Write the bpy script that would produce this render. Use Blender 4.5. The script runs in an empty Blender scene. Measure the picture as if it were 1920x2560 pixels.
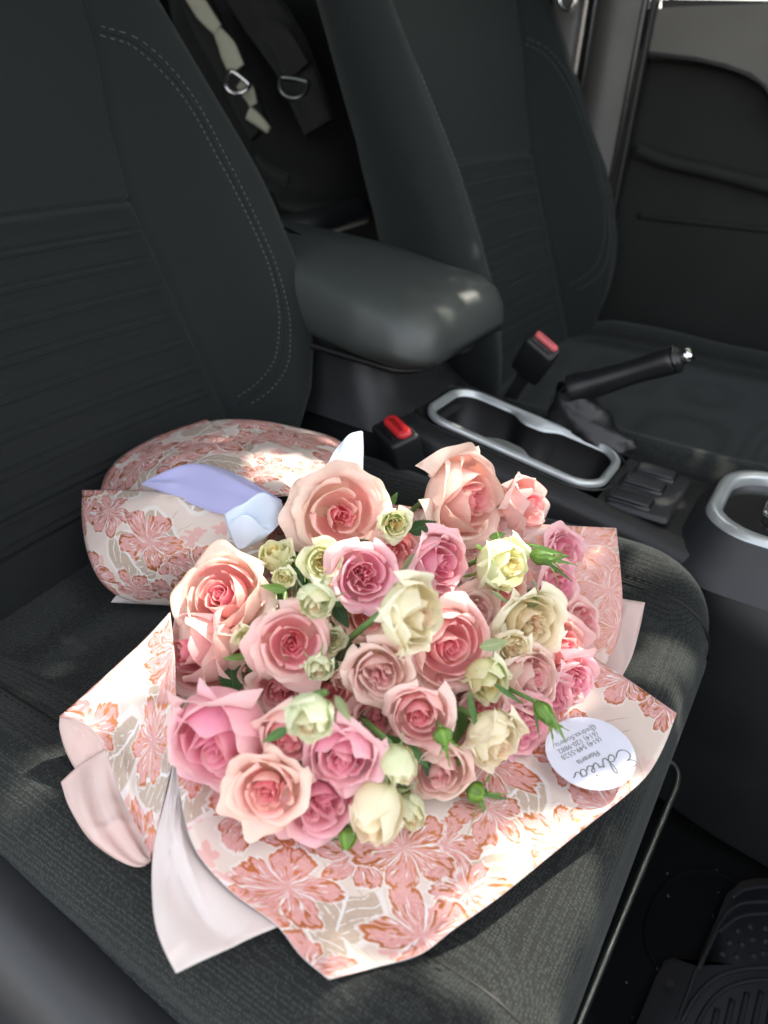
import bpy, math, random
import numpy as np
from mathutils import Vector
R_ = math.radians
S = bpy.context.scene

# ------------------------------------------------------------------ camera
CAM_POS = np.array([0.0, 0.0, 0.42])
F_PX, PITCH, ROLL, YAW = 1900.0, 31.0, 3.5, 30.0
_y, _p, _r = R_(YAW), R_(PITCH), R_(ROLL)
FW = np.array([-math.sin(_y)*math.cos(_p), math.cos(_y)*math.cos(_p), -math.sin(_p)])
_rt = np.array([math.cos(_y), math.sin(_y), 0.0]); _up = np.cross(_rt, FW)
RT = math.cos(_r)*_rt + math.sin(_r)*_up
UP = -math.sin(_r)*_rt + math.cos(_r)*_up
cam_d = bpy.data.cameras.new("camera"); cam = bpy.data.objects.new("camera", cam_d)
S.collection.objects.link(cam); S.camera = cam
from mathutils import Matrix
cam.matrix_world = Matrix([[RT[0], UP[0], -FW[0], CAM_POS[0]], [RT[1], UP[1], -FW[1], CAM_POS[1]],
                           [RT[2], UP[2], -FW[2], CAM_POS[2]], [0, 0, 0, 1]])
cam_d.sensor_fit = 'VERTICAL'; cam_d.sensor_height = 36.0
cam_d.lens = F_PX/2560.0*36.0
cam_d.clip_start = 0.01; cam_d.clip_end = 200
cam_d.dof.use_dof = True; cam_d.dof.focus_distance = 0.56; cam_d.dof.aperture_fstop = 5.5

# ------------------------------------------------------------------ light
SUN_DIR = np.array([0.30, 0.62, 0.92]); SUN_DIR /= np.linalg.norm(SUN_DIR)   # towards the sun
W = bpy.data.worlds.new("World"); S.world = W; W.use_nodes = True
wn = W.node_tree
sky = wn.nodes.new("ShaderNodeTexSky"); sky.sky_type = 'NISHITA'; sky.sun_disc = False
sky.sun_elevation = math.asin(SUN_DIR[2]); sky.sun_rotation = math.atan2(SUN_DIR[0], SUN_DIR[1])
sky.dust_density = 3.0; sky.air_density = 1.0
_hs = wn.nodes.new("ShaderNodeHueSaturation"); _hs.inputs["Saturation"].default_value = 0.42
_mx = wn.nodes.new("ShaderNodeMix"); _mx.data_type = 'RGBA'; _mx.blend_type = 'MULTIPLY'; _mx.inputs[0].default_value = 1.0; _mx.inputs[7].default_value = (1.06, 1.0, .93, 1)
wn.links.new(sky.outputs[0], _hs.inputs["Color"]); wn.links.new(_hs.outputs[0], _mx.inputs[6])
wn.links.new(_mx.outputs[2], wn.nodes["Background"].inputs[0])
wn.nodes["Background"].inputs[1].default_value = 0.15
sl = bpy.data.lights.new("sun", 'SUN'); sl.energy = 2.1; sl.angle = R_(0.5); sl.color = (1.0, 0.93, 0.80)
so = bpy.data.objects.new("sun", sl); S.collection.objects.link(so)
so.rotation_euler = Vector(SUN_DIR).to_track_quat('Z', 'Y').to_euler()
S.view_settings.view_transform = 'Standard'; S.view_settings.look = 'None'
S.view_settings.exposure = 2.3; S.view_settings.gamma = 1.0
S.cycles.max_bounces = 8; S.cycles.transmission_bounces = 4; S.cycles.transparent_max_bounces = 4
S.cycles.sample_clamp_indirect = 6.0

# ------------------------------------------------------------------ helpers
COL = S.collection
def _ray(px, py):
    return FW + RT*(px-960)/F_PX - UP*(py-1280)/F_PX
def UZ(px, py, z=0.0):
    d = _ray(px, py); t = (z-CAM_POS[2])/d[2]; return CAM_POS + d*t
def UY(px, py, y):
    d = _ray(px, py); t = (y-CAM_POS[1])/d[1]; return CAM_POS + d*t
def UD(px, py, dist):
    d = _ray(px, py); return CAM_POS + d/np.linalg.norm(d)*dist

def mesh(name, V, F, uv=None, smooth=True):
    m = bpy.data.meshes.new(name)
    V = np.asarray(V, dtype=np.float64)
    m.from_pydata(V.tolist(), [], F if isinstance(F, list) else F.tolist())
    if uv is not None:
        l = m.uv_layers.new(name="UVMap")
        idx = np.empty(len(m.loops), dtype=np.int32); m.loops.foreach_get("vertex_index", idx)
        l.data.foreach_set("uv", np.asarray(uv, dtype=np.float32)[idx].ravel())
    if smooth: m.polygons.foreach_set("use_smooth", [True]*len(m.polygons))
    m.update(); return m
def link(name, m, mat=None, parent=None):
    o = bpy.data.objects.new(name, m); COL.objects.link(o)
    if mat is not None:
        for x in (mat if isinstance(mat, (list, tuple)) else [mat]): m.materials.append(x)
    if parent is not None: o.parent = parent
    return o
def obj(name, V, F, mat=None, parent=None, uv=None, smooth=True):
    return link(name, mesh(name, V, F, uv, smooth), mat, parent)
def thing(name, label, cat, loc=(0, 0, 0), group=None):
    o = bpy.data.objects.new(name, None); COL.objects.link(o); o.location = loc; o.empty_display_size = .02
    return tag(o, label, cat, group)
def tag(o, label=None, cat=None, group=None, kind=None):
    if label: o["label"] = label
    if cat: o["category"] = cat
    if group: o["group"] = group
    if kind: o["kind"] = kind
    return o
def gfaces(nu, nv, wu=False, wv=False):
    i = np.arange(nu if wu else nu-1); j = np.arange(nv if wv else nv-1)
    I, J = np.meshgrid(i, j, indexing='ij'); I2 = (I+1) % nu; J2 = (J+1) % nv
    return np.stack([I*nv+J, I2*nv+J, I2*nv+J2, I*nv+J2], -1).reshape(-1, 4).tolist()
def tube(pts, r, n=10, closed=False, cap=True):
    P = np.asarray(pts, float); m = len(P)
    r = np.full(m, r) if np.isscalar(r) else np.asarray(r, float)
    T = np.gradient(P, axis=0) if not closed else (np.roll(P, -1, 0)-np.roll(P, 1, 0))
    T /= np.linalg.norm(T, axis=1)[:, None]+1e-12
    a = np.array([0, 0, 1.0]) if abs(T[0][2]) < .9 else np.array([1.0, 0, 0])
    V = []
    N = np.cross(T[0], a); N /= np.linalg.norm(N)
    for k in range(m):
        N = N - T[k]*(N@T[k]); N /= np.linalg.norm(N)+1e-12; B = np.cross(T[k], N)
        for q in range(n):
            an = 2*math.pi*q/n; V.append(P[k]+r[k]*(math.cos(an)*N+math.sin(an)*B))
    F = []
    for k in range(m if closed else m-1):
        k2 = (k+1) % m
        for q in range(n):
            F.append([k*n+q, k*n+(q+1) % n, k2*n+(q+1) % n, k2*n+q])
    if cap and not closed:
        F.append(list(range(n))[::-1]); F.append([(m-1)*n+q for q in range(n)])
    return V, F
def merge(parts):
    V = []; F = []
    for v, f in parts:
        o = len(V); V += [list(x) for x in v]; F += [[i+o for i in g] for g in f]
    return V, F
def smoothline(pts, n=40):
    """Catmull-Rom through points, resampled"""
    P = np.asarray(pts, float)
    if len(P) == 2: return P[0]+(P[1]-P[0])*np.linspace(0, 1, n)[:, None]
    E = np.vstack([2*P[0]-P[1], P, 2*P[-1]-P[-2]])
    out = []
    for k in range(len(P)-1):
        p0, p1, p2, p3 = E[k], E[k+1], E[k+2], E[k+3]
        for t in np.linspace(0, 1, 12, endpoint=False):
            out.append(.5*((2*p1)+(-p0+p2)*t+(2*p0-5*p1+4*p2-p3)*t*t+(-p0+3*p1-3*p2+p3)*t**3))
    out.append(P[-1]); out = np.array(out)
    d = np.concatenate([[0], np.cumsum(np.linalg.norm(np.diff(out, axis=0), axis=1))])
    s = np.linspace(0, d[-1], n)
    return np.stack([np.interp(s, d, out[:, i]) for i in range(out.shape[1])], 1)
def rbox(cx, cy, cz, sx, sy, sz, r=.004, seg=3, M=None):
    """box with rounded edges: rings of rounded rects"""
    V = []; F = []
    def ring(hx, hy, rr, z):
        P = []
        for q, (ax, ay) in enumerate(((1, 1), (-1, 1), (-1, -1), (1, -1))):
            for k in range(seg+1):
                a = math.pi/2*(q+k/seg); P.append((ax*(hx-rr)+rr*math.cos(a), ay*(hy-rr)+rr*math.sin(a), z))
        return P
    hx, hy, hz = sx/2, sy/2, sz/2; n = 4*(seg+1); rings = []
    for k in range(seg+1):
        a = math.pi/2*k/seg; ins = r*(1-math.sin(a)); z = -hz+r*(1-math.cos(a))
        rings.append(ring(hx-ins, hy-ins, max(r-ins*.0, 1e-4), z))
    rings += [[(x, y, -z) for x, y, z in rg] for rg in rings[::-1]]
    for rg in rings: V += rg
    for k in range(len(rings)-1):
        for q in range(n): F.append([k*n+q, k*n+(q+1) % n, (k+1)*n+(q+1) % n, (k+1)*n+q])
    F.append(list(range(n))[::-1]); F.append([(len(rings)-1)*n+q for q in range(n)])
    V = np.array(V)
    if M is not None: V = V@np.array(M).T
    return (V+np.array([cx, cy, cz])).tolist(), F
def basis(axis, up=(0, 0, 1)):
    """columns X, Y, Z=axis"""
    z = np.asarray(axis, float); z /= np.linalg.norm(z)
    x = np.cross(up, z)
    if np.linalg.norm(x) < 1e-4: x = np.array([1.0, 0, 0])
    x /= np.linalg.norm(x); y = np.cross(z, x)
    return np.stack([x, y, z], 1)

# ------------------------------------------------------------------ materials
class NT:
    def __init__(s, name):
        s.m = bpy.data.materials.new(name); s.m.use_nodes = True; s.t = s.m.node_tree
        s.b = s.t.nodes["Principled BSDF"]; s.out = s.t.nodes["Material Output"]
    def n(s, t, **k):
        x = s.t.nodes.new(t)
        for a, v in k.items(): setattr(x, a, v)
        return x
    def set(s, sock, v):
        if isinstance(v, bpy.types.NodeSocket): s.t.links.new(v, sock)
        elif isinstance(v, (tuple, list)) and len(v) == 3 and sock.type == 'RGBA': sock.default_value = (*v, 1)
        else: sock.default_value = v
    def math(s, op, a, b=0.0, c=0.0, clamp=False):
        x = s.n("ShaderNodeMath", operation=op, use_clamp=clamp)
        s.set(x.inputs[0], a); s.set(x.inputs[1], b); s.set(x.inputs[2], c); return x.outputs[0]
    def mix(s, f, a, b):
        x = s.n("ShaderNodeMix", data_type='RGBA'); s.set(x.inputs[0], f); s.set(x.inputs[6], a); s.set(x.inputs[7], b)
        return x.outputs[2]
    def noise(s, vec, scale, detail=3, rough=.5, dist=0.0):
        x = s.n("ShaderNodeTexNoise"); s.set(x.inputs["Vector"], vec); x.inputs["Scale"].default_value = scale
        x.inputs["Detail"].default_value = detail; x.inputs["Roughness"].default_value = rough
        x.inputs["Distortion"].default_value = dist; return x.outputs[0]
    def co(s, k="Object"): return s.n("ShaderNodeTexCoord").outputs[k]
    def ss(s, v, a, b, o0=0.0, o1=1.0):
        x = s.n("ShaderNodeMapRange", interpolation_type='SMOOTHSTEP')
        s.set(x.inputs[0], v); x.inputs[1].default_value = a; x.inputs[2].default_value = b
        x.inputs[3].default_value = o0; x.inputs[4].default_value = o1; return x.outputs[0]
    def vmath(s, op, a, b=(0, 0, 0), sc=1.0):
        x = s.n("ShaderNodeVectorMath", operation=op); s.set(x.inputs[0], a); s.set(x.inputs[1], b)
        if op == 'SCALE': s.set(x.inputs[3], sc)
        return x.outputs[0] if op not in ('LENGTH', 'DOT_PRODUCT') else x.outputs[1]
    def sep(s, v):
        x = s.n("ShaderNodeSeparateXYZ"); s.set(x.inputs[0], v); return x.outputs
    def comb(s, x_, y_, z_=0.0):
        x = s.n("ShaderNodeCombineXYZ"); s.set(x.inputs[0], x_); s.set(x.inputs[1], y_); s.set(x.inputs[2], z_); return x.outputs[0]
    def bump(s, h, strength=.3, dist=.001, normal=None):
        x = s.n("ShaderNodeBump"); x.inputs["Strength"].default_value = strength; x.inputs["Distance"].default_value = dist
        s.set(x.inputs["Height"], h)
        if normal is not None: s.set(x.inputs["Normal"], normal)
        return x.outputs[0]
    def P(s, **k):
        for a, v in k.items(): s.set(s.b.inputs[a.replace('_', ' ')], v)
        return s

def m_plastic(name, col, rough=.45, grain=900, bs=.25, spec=.5, var=.15):
    m = NT(name); c = m.co()
    n = m.noise(c, grain, 2, .6); n2 = m.noise(c, 9, 4, .6)
    base = m.mix(m.math('MULTIPLY', n2, var*2), tuple(col), tuple(x*.55 for x in col))
    m.P(Base_Color=base, Roughness=m.ss(n2, .3, .7, rough-.06, rough+.08), Normal=m.bump(n, bs, .0004))
    m.b.inputs["Specular IOR Level"].default_value = spec
    return m.m
def m_fabric(name, col, period=.0016, amp=.6, light=(.10, .105, .10), rough=.85):
    m = NT(name); c = m.co()
    v = m.n("ShaderNodeTexVoronoi", feature='F1'); m.set(v.inputs["Vector"], c); v.inputs["Scale"].default_value = 1/period; v.inputs["Randomness"].default_value = .40
    d = v.outputs["Distance"]; fl = m.noise(c, 1500, 2, .7); big = m.noise(c, 12, 3, .5); lint = m.noise(c, 260, 2, .8)
    w = m.ss(d, .62, .12)
    h = m.math('ADD', w, m.math('MULTIPLY', fl, .5))
    f = m.math('MULTIPLY', w, m.ss(fl, .40, .66, .25, 1.0))
    base = m.mix(f, tuple(col), tuple(light))
    base = m.mix(m.math('MULTIPLY', big, .4), base, tuple(q*.6 for q in col))
    base = m.mix(m.ss(lint, .80, .84, 0, .35), base, (.12, .12, .12))
    m.P(Base_Color=base, Roughness=rough, Normal=m.bump(h, amp, .0006), Sheen_Weight=.12, Sheen_Roughness=.5)
    m.b.inputs["Sheen Tint"].default_value = (.8, .9, .88, 1)
    m.b.inputs["Specular IOR Level"].default_value = .25
    return m.m
def m_simple(name, col, rough=.5, metal=0.0, spec=.5, coat=0.0):
    m = NT(name); c = m.co(); n = m.noise(c, 40, 3)
    m.P(Base_Color=m.mix(m.math('MULTIPLY', n, .25), tuple(col), tuple(x*.75 for x in col)), Roughness=m.ss(n, .3, .7, max(rough-.04, .03), rough+.05), Metallic=metal)
    m.b.inputs["Specular IOR Level"].default_value = spec; m.b.inputs["Coat Weight"].default_value = coat
    return m.m
def translucent(m, col, w, normal=None):
    """leaf/petal: part of the light passes through the thin sheet"""
    tr = m.n("ShaderNodeBsdfTranslucent"); m.set(tr.inputs[0], col)
    if normal is not None: m.set(tr.inputs[1], normal)
    mx = m.n("ShaderNodeMixShader"); m.set(mx.inputs[0], w)
    m.t.links.new(m.b.outputs[0], mx.inputs[1]); m.t.links.new(tr.outputs[0], mx.inputs[2])
    m.t.links.new(mx.outputs[0], m.out.inputs[0])
def m_petal(name, rim, mid, base, tr=.34):
    m = NT(name); uv = m.co("UV"); u, v, _ = m.sep(uv)[:3]
    c = m.co(); oi = m.n("ShaderNodeObjectInfo")
    n = m.noise(c, 60, 4, .6)
    t = m.math('ADD', v, m.math('MULTIPLY', m.math('SUBTRACT', n, .5), .35))
    a = m.mix(m.ss(t, .15, .6), base, mid); a = m.mix(m.ss(t, .72, 1.02), a, rim)
    hs = m.n("ShaderNodeHueSaturation")
    m.set(hs.inputs["Hue"], m.ss(oi.outputs["Random"], 0, 1, .49, .512)); m.set(hs.inputs["Saturation"], m.ss(oi.outputs["Random"], 0, 1, 1.1, .9)); m.set(hs.inputs["Color"], a)
    col = hs.outputs[0]
    # thin veins running from base to rim
    vein = m.noise(m.comb(m.math('MULTIPLY', u, 34), m.math('MULTIPLY', v, 2.5), m.math('MULTIPLY', oi.outputs["Random"], 9)), 1.6, 3, .6)
    edge = m.math('MULTIPLY', m.ss(v, .955, .995), m.ss(m.noise(c, 130, 2), .5, .68))
    col = m.mix(m.math('MULTIPLY', m.ss(vein, .5, .75), .14), col, tuple(x*.90 for x in mid))
    col = m.mix(m.math('MULTIPLY', edge, .5), col, (.55, .42, .22))
    nm = m.bump(m.math('ADD', m.math('ADD', vein, m.math('MULTIPLY', n, .8)), m.math('MULTIPLY', m.noise(c, 220, 3, .6), .5)), .26, .0014)
    m.P(Base_Color=col, Roughness=.55, Normal=nm, Sheen_Weight=.15)
    m.b.inputs["Specular IOR Level"].default_value = .25
    translucent(m, col, tr, nm)
    return m.m
def m_leaf(name, dark, light, tr=.3, rough=.42):
    m = NT(name); uv = m.co("UV"); u, v, _ = m.sep(uv)[:3]; c = m.co()
    n = m.noise(c, 90, 4, .6)
    mid = m.math('ABSOLUTE', m.math('SUBTRACT', u, .5))
    side = m.math('SINE', m.math('MULTIPLY', m.math('SUBTRACT', v, m.math('MULTIPLY', mid, .9)), 52))
    vein = m.math('MAXIMUM', m.ss(mid, .035, .01), m.math('MULTIPLY', m.ss(side, .88, 1.0), .6))
    col = m.mix(n, tuple(dark), tuple(light)); col = m.mix(m.math('MULTIPLY', vein, .45), col, tuple(min(1, x*1.9+.03) for x in light))
    nm = m.bump(m.math('SUBTRACT', n, vein), .3, .0008)
    m.P(Base_Color=col, Roughness=rough, Normal=nm); translucent(m, col, tr, nm)
    return m.m

def m_print(name, seed=0.0, scale=1.0, fade=0.0, tint=(1, 1, 1), fcol=(.80, .62, .58)):
    """floral gift paper: blossoms in pink with copper lines and white stamens, beige leaves, tiny sprigs"""
    m = NT(name); uv0 = m.co("UV")
    p0 = m.vmath('ADD', m.vmath('SCALE', uv0, sc=scale), (seed*3.71, seed*1.93, 0))   # metres on the sheet
    nz = m.n("ShaderNodeTexNoise"); m.set(nz.inputs["Vector"], p0); nz.inputs["Scale"].default_value = 45; nz.inputs["Detail"].default_value = 2
    p = m.vmath('ADD', p0, m.vmath('SCALE', m.vmath('SUBTRACT', nz.outputs["Color"], (.5, .5, .5)), sc=.011))
    fine = m.noise(p0, 420, 2, .6); med = m.noise(p0, 150, 3, .6)
    def cell(freq, off, rnd):
        v = m.n("ShaderNodeTexVoronoi", voronoi_dimensions='2D', feature='F1'); pp = m.vmath('ADD', p, (off, off*1.7, 0))
        m.set(v.inputs["Vector"], pp); v.inputs["Scale"].default_value = freq; v.inputs["Randomness"].default_value = rnd
        q = m.vmath('SCALE', m.vmath('SUBTRACT', pp, v.outputs["Position"]), sc=freq)
        qs = m.sep(q); rn = m.sep(v.outputs["Color"])
        r = m.math('SQRT', m.math('ADD', m.math('MULTIPLY', qs[0], qs[0]), m.math('MULTIPLY', qs[1], qs[1])))
        th = m.math('ADD', m.math('ARCTAN2', qs[1], qs[0]), m.math('MULTIPLY', rn[0], 6.283))
        return qs, rn, r, th
    cream = (.80, .69, .62); pink = (.80, .45, .42); pink2 = (.74, .37, .35); beige = (.60, .49, .40); copper = (.66, .25, .10); white = (.87, .855, .84)
    col = cream
    # thin twigs
    qs, rn, r, th = cell(22, 5.3, .9)
    rx = m.math('ADD', m.math('MULTIPLY', qs[0], m.math('COSINE', m.math('MULTIPLY', rn[1], 6.28))), m.math('MULTIPLY', qs[1], m.math('SINE', m.math('MULTIPLY', rn[1], 6.28))))
    tw = m.math('MULTIPLY', m.ss(m.math('ABSOLUTE', m.math('SUBTRACT', m.math('FRACT', m.math('MULTIPLY', rx, 4.2)), .5)), .055, .03), m.ss(r, .40, .30))
    tw = m.math('MULTIPLY', tw, m.ss(rn[2], .35, .37))
    col = m.mix(m.math('MULTIPLY', tw, .7), col, beige)
    # tiny five-petalled sprigs
    qs, rn, r, th = cell(44, 11.1, .85)
    pr = m.math('MULTIPLY_ADD', m.math('ABSOLUTE', m.math('COSINE', m.math('MULTIPLY', th, 2.5))), .20, .17)
    sp = m.math('MULTIPLY', m.ss(m.math('SUBTRACT', pr, r), -.015, .02), m.ss(rn[1], .50, .52))
    col = m.mix(m.math('MULTIPLY', sp, .85), col, pink)
    # beige leaves with white veins
    qs, rn, r, th = cell(18, 2.2, .8)
    ca = m.math('COSINE', m.math('MULTIPLY', rn[0], 6.28)); sa = m.math('SINE', m.math('MULTIPLY', rn[0], 6.28))
    lx = m.math('ADD', m.math('MULTIPLY', qs[0], ca), m.math('MULTIPLY', qs[1], sa)); ly = m.math('SUBTRACT', m.math('MULTIPLY', qs[1], ca), m.math('MULTIPLY', qs[0], sa))
    ell = m.math('ADD', m.math('POWER', m.math('ABSOLUTE', m.math('DIVIDE', lx, .46)), 1.7), m.math('POWER', m.math('ABSOLUTE', m.math('DIVIDE', ly, .33)), 1.5))
    lf = m.math('MULTIPLY', m.ss(ell, 1.03, .97), m.ss(rn[2], .22, .24))
    aly = m.math('ABSOLUTE', ly)
    sv = m.math('ABSOLUTE', m.math('SUBTRACT', m.math('FRACT', m.math('MULTIPLY', m.math('SUBTRACT', lx, m.math('MULTIPLY', aly, 1.1)), 6.5)), .5))
    vn = m.math('MAXIMUM', m.ss(aly, .022, .012), m.math('MULTIPLY', m.ss(sv, .085, .05), m.ss(med, .44, .5)))
    ol = m.math('MULTIPLY', m.ss(ell, .97, 1.05), m.ss(ell, 1.35, 1.2)); ol = m.math('MULTIPLY', ol, m.ss(rn[2], .22, .24))
    col = m.mix(lf, col, m.mix(m.ss(fine, .35, .65), beige, (.55, .44, .35)))
    col = m.mix(m.math('MULTIPLY', ol, .6), col, white); col = m.mix(m.math('MULTIPLY', lf, vn), col, white)
    # large blossoms
    gold = m.math('MULTIPLY', lf, 0.0)
    for fr, off, npet, thr in ((20, 7.7, 3.0, .14), (15.5, 0.4, 2.5, .16)):
        qs, rn, r, th = cell(fr, off, .72)
        cs = m.math('ABSOLUTE', m.math('COSINE', m.math('MULTIPLY', th, npet)))
        wob = m.noise(m.comb(m.math('MULTIPLY', m.math('SINE', th), 1.5), m.math('MULTIPLY', m.math('COSINE', th), 1.5), m.math('MULTIPLY', rn[1], 20)), 2.4, 3, .6)
        pr = m.math('ADD', m.math('MULTIPLY_ADD', m.math('POWER', cs, .6), .24, .20), m.math('MULTIPLY', m.math('SUBTRACT', wob, .5), .30))
        on = m.ss(rn[2], thr, thr+.02)
        d = m.math('SUBTRACT', pr, r)
        fm = m.math('MULTIPLY', m.ss(d, -.006, .006), on)
        halo = m.math('MULTIPLY', m.math('MULTIPLY', m.ss(d, -.035, -.025), m.ss(d, .0, -.008)), on)
        strk = m.noise(m.comb(m.math('MULTIPLY', th, 5.5), m.math('MULTIPLY', r, 5.0), m.math('MULTIPLY', rn[0], 31)), 1.6, 2, .5)
        cu = m.math('MULTIPLY', m.ss(strk, .565, .59), m.ss(r, .06, .12))
        cu = m.math('MAXIMUM', cu, m.math('MULTIPLY', m.math('MULTIPLY', m.ss(d, .006, .012), m.ss(d, .045, .03)), m.ss(wob, .45, .5)))
        cu = m.math('MULTIPLY', cu, fm)
        st = m.noise(m.comb(m.math('MULTIPLY', th, 8.5), m.math('MULTIPLY', r, 3.2), m.math('MULTIPLY', rn[1], 17)), 1.7, 2, .5)
        wh = m.math('MULTIPLY', m.math('MULTIPLY', m.ss(st, .60, .62), m.ss(r, .34, .27)), fm)
        seam = m.math('MULTIPLY', m.math('MULTIPLY', m.ss(cs, .13, .07), fm), m.ss(r, .03, .06))
        col = m.mix(m.math('MULTIPLY', halo, .6), col, white)
        col = m.mix(fm, col, m.mix(m.ss(m.math('ADD', fine, m.math('MULTIPLY', r, .6)), .5, .85), pink2, pink))
        col = m.mix(cu, col, copper); col = m.mix(seam, col, white); col = m.mix(wh, col, white)
        gold = m.math('MULTIPLY', m.math('MAXIMUM', gold, cu), m.math('SUBTRACT', 1.0, m.math('MAXIMUM', seam, wh)))
    if fade: col = m.mix(fade, col, fcol)
    nm0 = m.bump(m.noise(uv0, 26, 2, .4, .6), .35, .004)
    nm = m.bump(m.math('ADD', m.math('MULTIPLY', fine, .35), m.math('MULTIPLY', gold, .8)), .25, .0004, nm0)
    m.P(Base_Color=col, Roughness=m.math('MULTIPLY_ADD', gold, -.18, .50), Metallic=m.math('MULTIPLY', gold, .55), Normal=nm)
    translucent(m, col, .22, nm)
    return m.m
def m_paper(name, col=(.78, .72, .70), ghost=(.72, .57, .54), tr=.25):
    m = NT(name); uv = m.co("UV"); n = m.noise(uv, 16, 4, .6, 1.2); n2 = m.noise(uv, 700, 2)
    c = m.mix(m.ss(n, .52, .60, 0, .28), tuple(col), tuple(ghost))
    nm = m.bump(n2, .12, .0003, m.bump(m.noise(uv, 22, 2, .4, .8), .3, .004)); m.P(Base_Color=c, Roughness=.5, Normal=nm); translucent(m, c, tr, nm); return m.m

M = {}
M['seat'] = m_fabric("seat_fabric", (.0075, .0090, .0088), .0020, .8, (.060, .069, .066))
M['back'] = m_fabric("backrest_fabric", (.0095, .0128, .0126), .0011, .22, (.020, .0255, .0248))
M['panel'] = m_fabric("ribbed_panel_fabric", (.0078, .0100, .0103), .0013, .2, (.0150, .0190, .0192))
M['thread'] = m_simple("grey_thread", (.11, .125, .12), .8)
M['plastic'] = m_plastic("black_plastic", (.013, .0145, .0155), .42, 1300, .35)
M['trim'] = m_plastic("soft_grained_plastic", (.022, .024, .027), .40, 1500, .5)
M['leather'] = m_plastic("armrest_leatherette", (.046, .054, .051), .44, 620, .35, .7, .05)
M['dark'] = m_plastic("dark_plastic", (.005, .005, .0055), .5, 700, .3)
M['carpet'] = m_plastic("black_carpet", (.004, .0045, .005), .95, 500, 1.0, .1)
M['rubber'] = m_plastic("rubber", (.014, .0155, .019), .6, 800, .4, .35)
M['silver'] = m_simple("satin_silver", (.56, .60, .60), .33, .6)
M['chrome'] = m_simple("chrome", (.75, .76, .76), .10, 1.0)
M['steel'] = m_simple("steel_rod", (.20, .22, .215), .36, 1.0)
M['gloss'] = m_simple("gloss_black", (.010, .010, .011), .12)
M['red'] = m_simple("red_button", (.72, .035, .04), .32, 0, .5, .4)
M['grip'] = m_plastic('black_grip', (.012, .013, .014), .33, 700, .3)
M['red2'] = m_simple('faded_red_button', (.62, .12, .13), .45)
M['nylon'] = m_fabric("black_nylon", (.012, .012, .012), .002, .5, (.03, .03, .03), .7)
M['strap'] = m_fabric("sunlit_strap_webbing", (.42, .42, .33), .002, .6, (.58, .58, .47), .6)  # beige webbing, colour raised to carry the sunlight on it
M['doortrim'] = m_plastic("warm_grey_door_trim", (.12, .115, .103), .6, 500, .3)
M['doorfab'] = m_plastic("dark_door_cloth", (.020, .021, .0195), .8, 900, .5, .2)
M['pillar'] = m_plastic("pillar_trim", (.085, .085, .078), .5, 500, .2)
M['paint'] = m_simple("white_car_paint", (.62, .63, .62), .25, 0, .5, .6)
M['print'] = m_print("floral_print_paper", 1.0)
M['print2'] = m_print("floral_print_paper_rear", 2.3)
M['print3'] = m_print("floral_print_paper_side", 4.1)
M['print_backlit'] = m_print("floral_print_paper_backlit", 6.4, 1.0, .38, (1, 1, 1), (.86, .50, .45))  # same print; the pink fade puts the backlit glow into its colour
M['paper'] = m_paper("plain_paper_back")
M['paperp'] = m_paper("plain_paper_blush", (.77, .61, .57), (.80, .52, .48), .3)
M['edge'] = m_paper("paper_edge", (.85, .84, .82), (.85, .84, .82))
M['card'] = m_paper("card_paper", (.66, .69, .80), (.66, .69, .80), .05)
M['ink'] = m_simple("black_ink", (.16, .17, .17), .6)
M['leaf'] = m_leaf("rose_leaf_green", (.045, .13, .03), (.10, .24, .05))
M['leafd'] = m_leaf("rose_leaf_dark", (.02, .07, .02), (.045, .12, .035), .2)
M['sepal'] = m_leaf("sepal_green", (.12, .26, .05), (.24, .42, .10), .35)
M['sepalp'] = m_leaf("pale_sepal_green", (.25, .34, .16), (.38, .46, .24), .35)
M['budg'] = m_leaf("bud_green", (.16, .36, .04), (.30, .52, .08), .35, .32)
M['stem'] = m_leaf("stem_green", (.06, .14, .03), (.12, .22, .06), .1)
def satin():
    m = NT("satin_ribbon"); uv = m.co("UV"); u, v, _ = m.sep(uv)[:3]
    n = m.noise(m.comb(m.math('MULTIPLY', u, 6), m.math('MULTIPLY', v, 60), 0.0), 3, 2)
    m.P(Base_Color=(.58, .58, .90), Roughness=.34, Normal=m.bump(n, .08, .0005), Sheen_Weight=.3)
    m.b.inputs["Anisotropic"].default_value = .5
    translucent(m, (.66, .68, .95), .25); return m.m
M['satin'] = satin()
def satin2():
    m = NT("satin_ribbon_white"); m.P(Base_Color=(.68, .78, .92), Roughness=.30, Sheen_Weight=.3); translucent(m, (.78, .85, .92), .3); return m.m
M['satinw'] = satin2()
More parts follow.
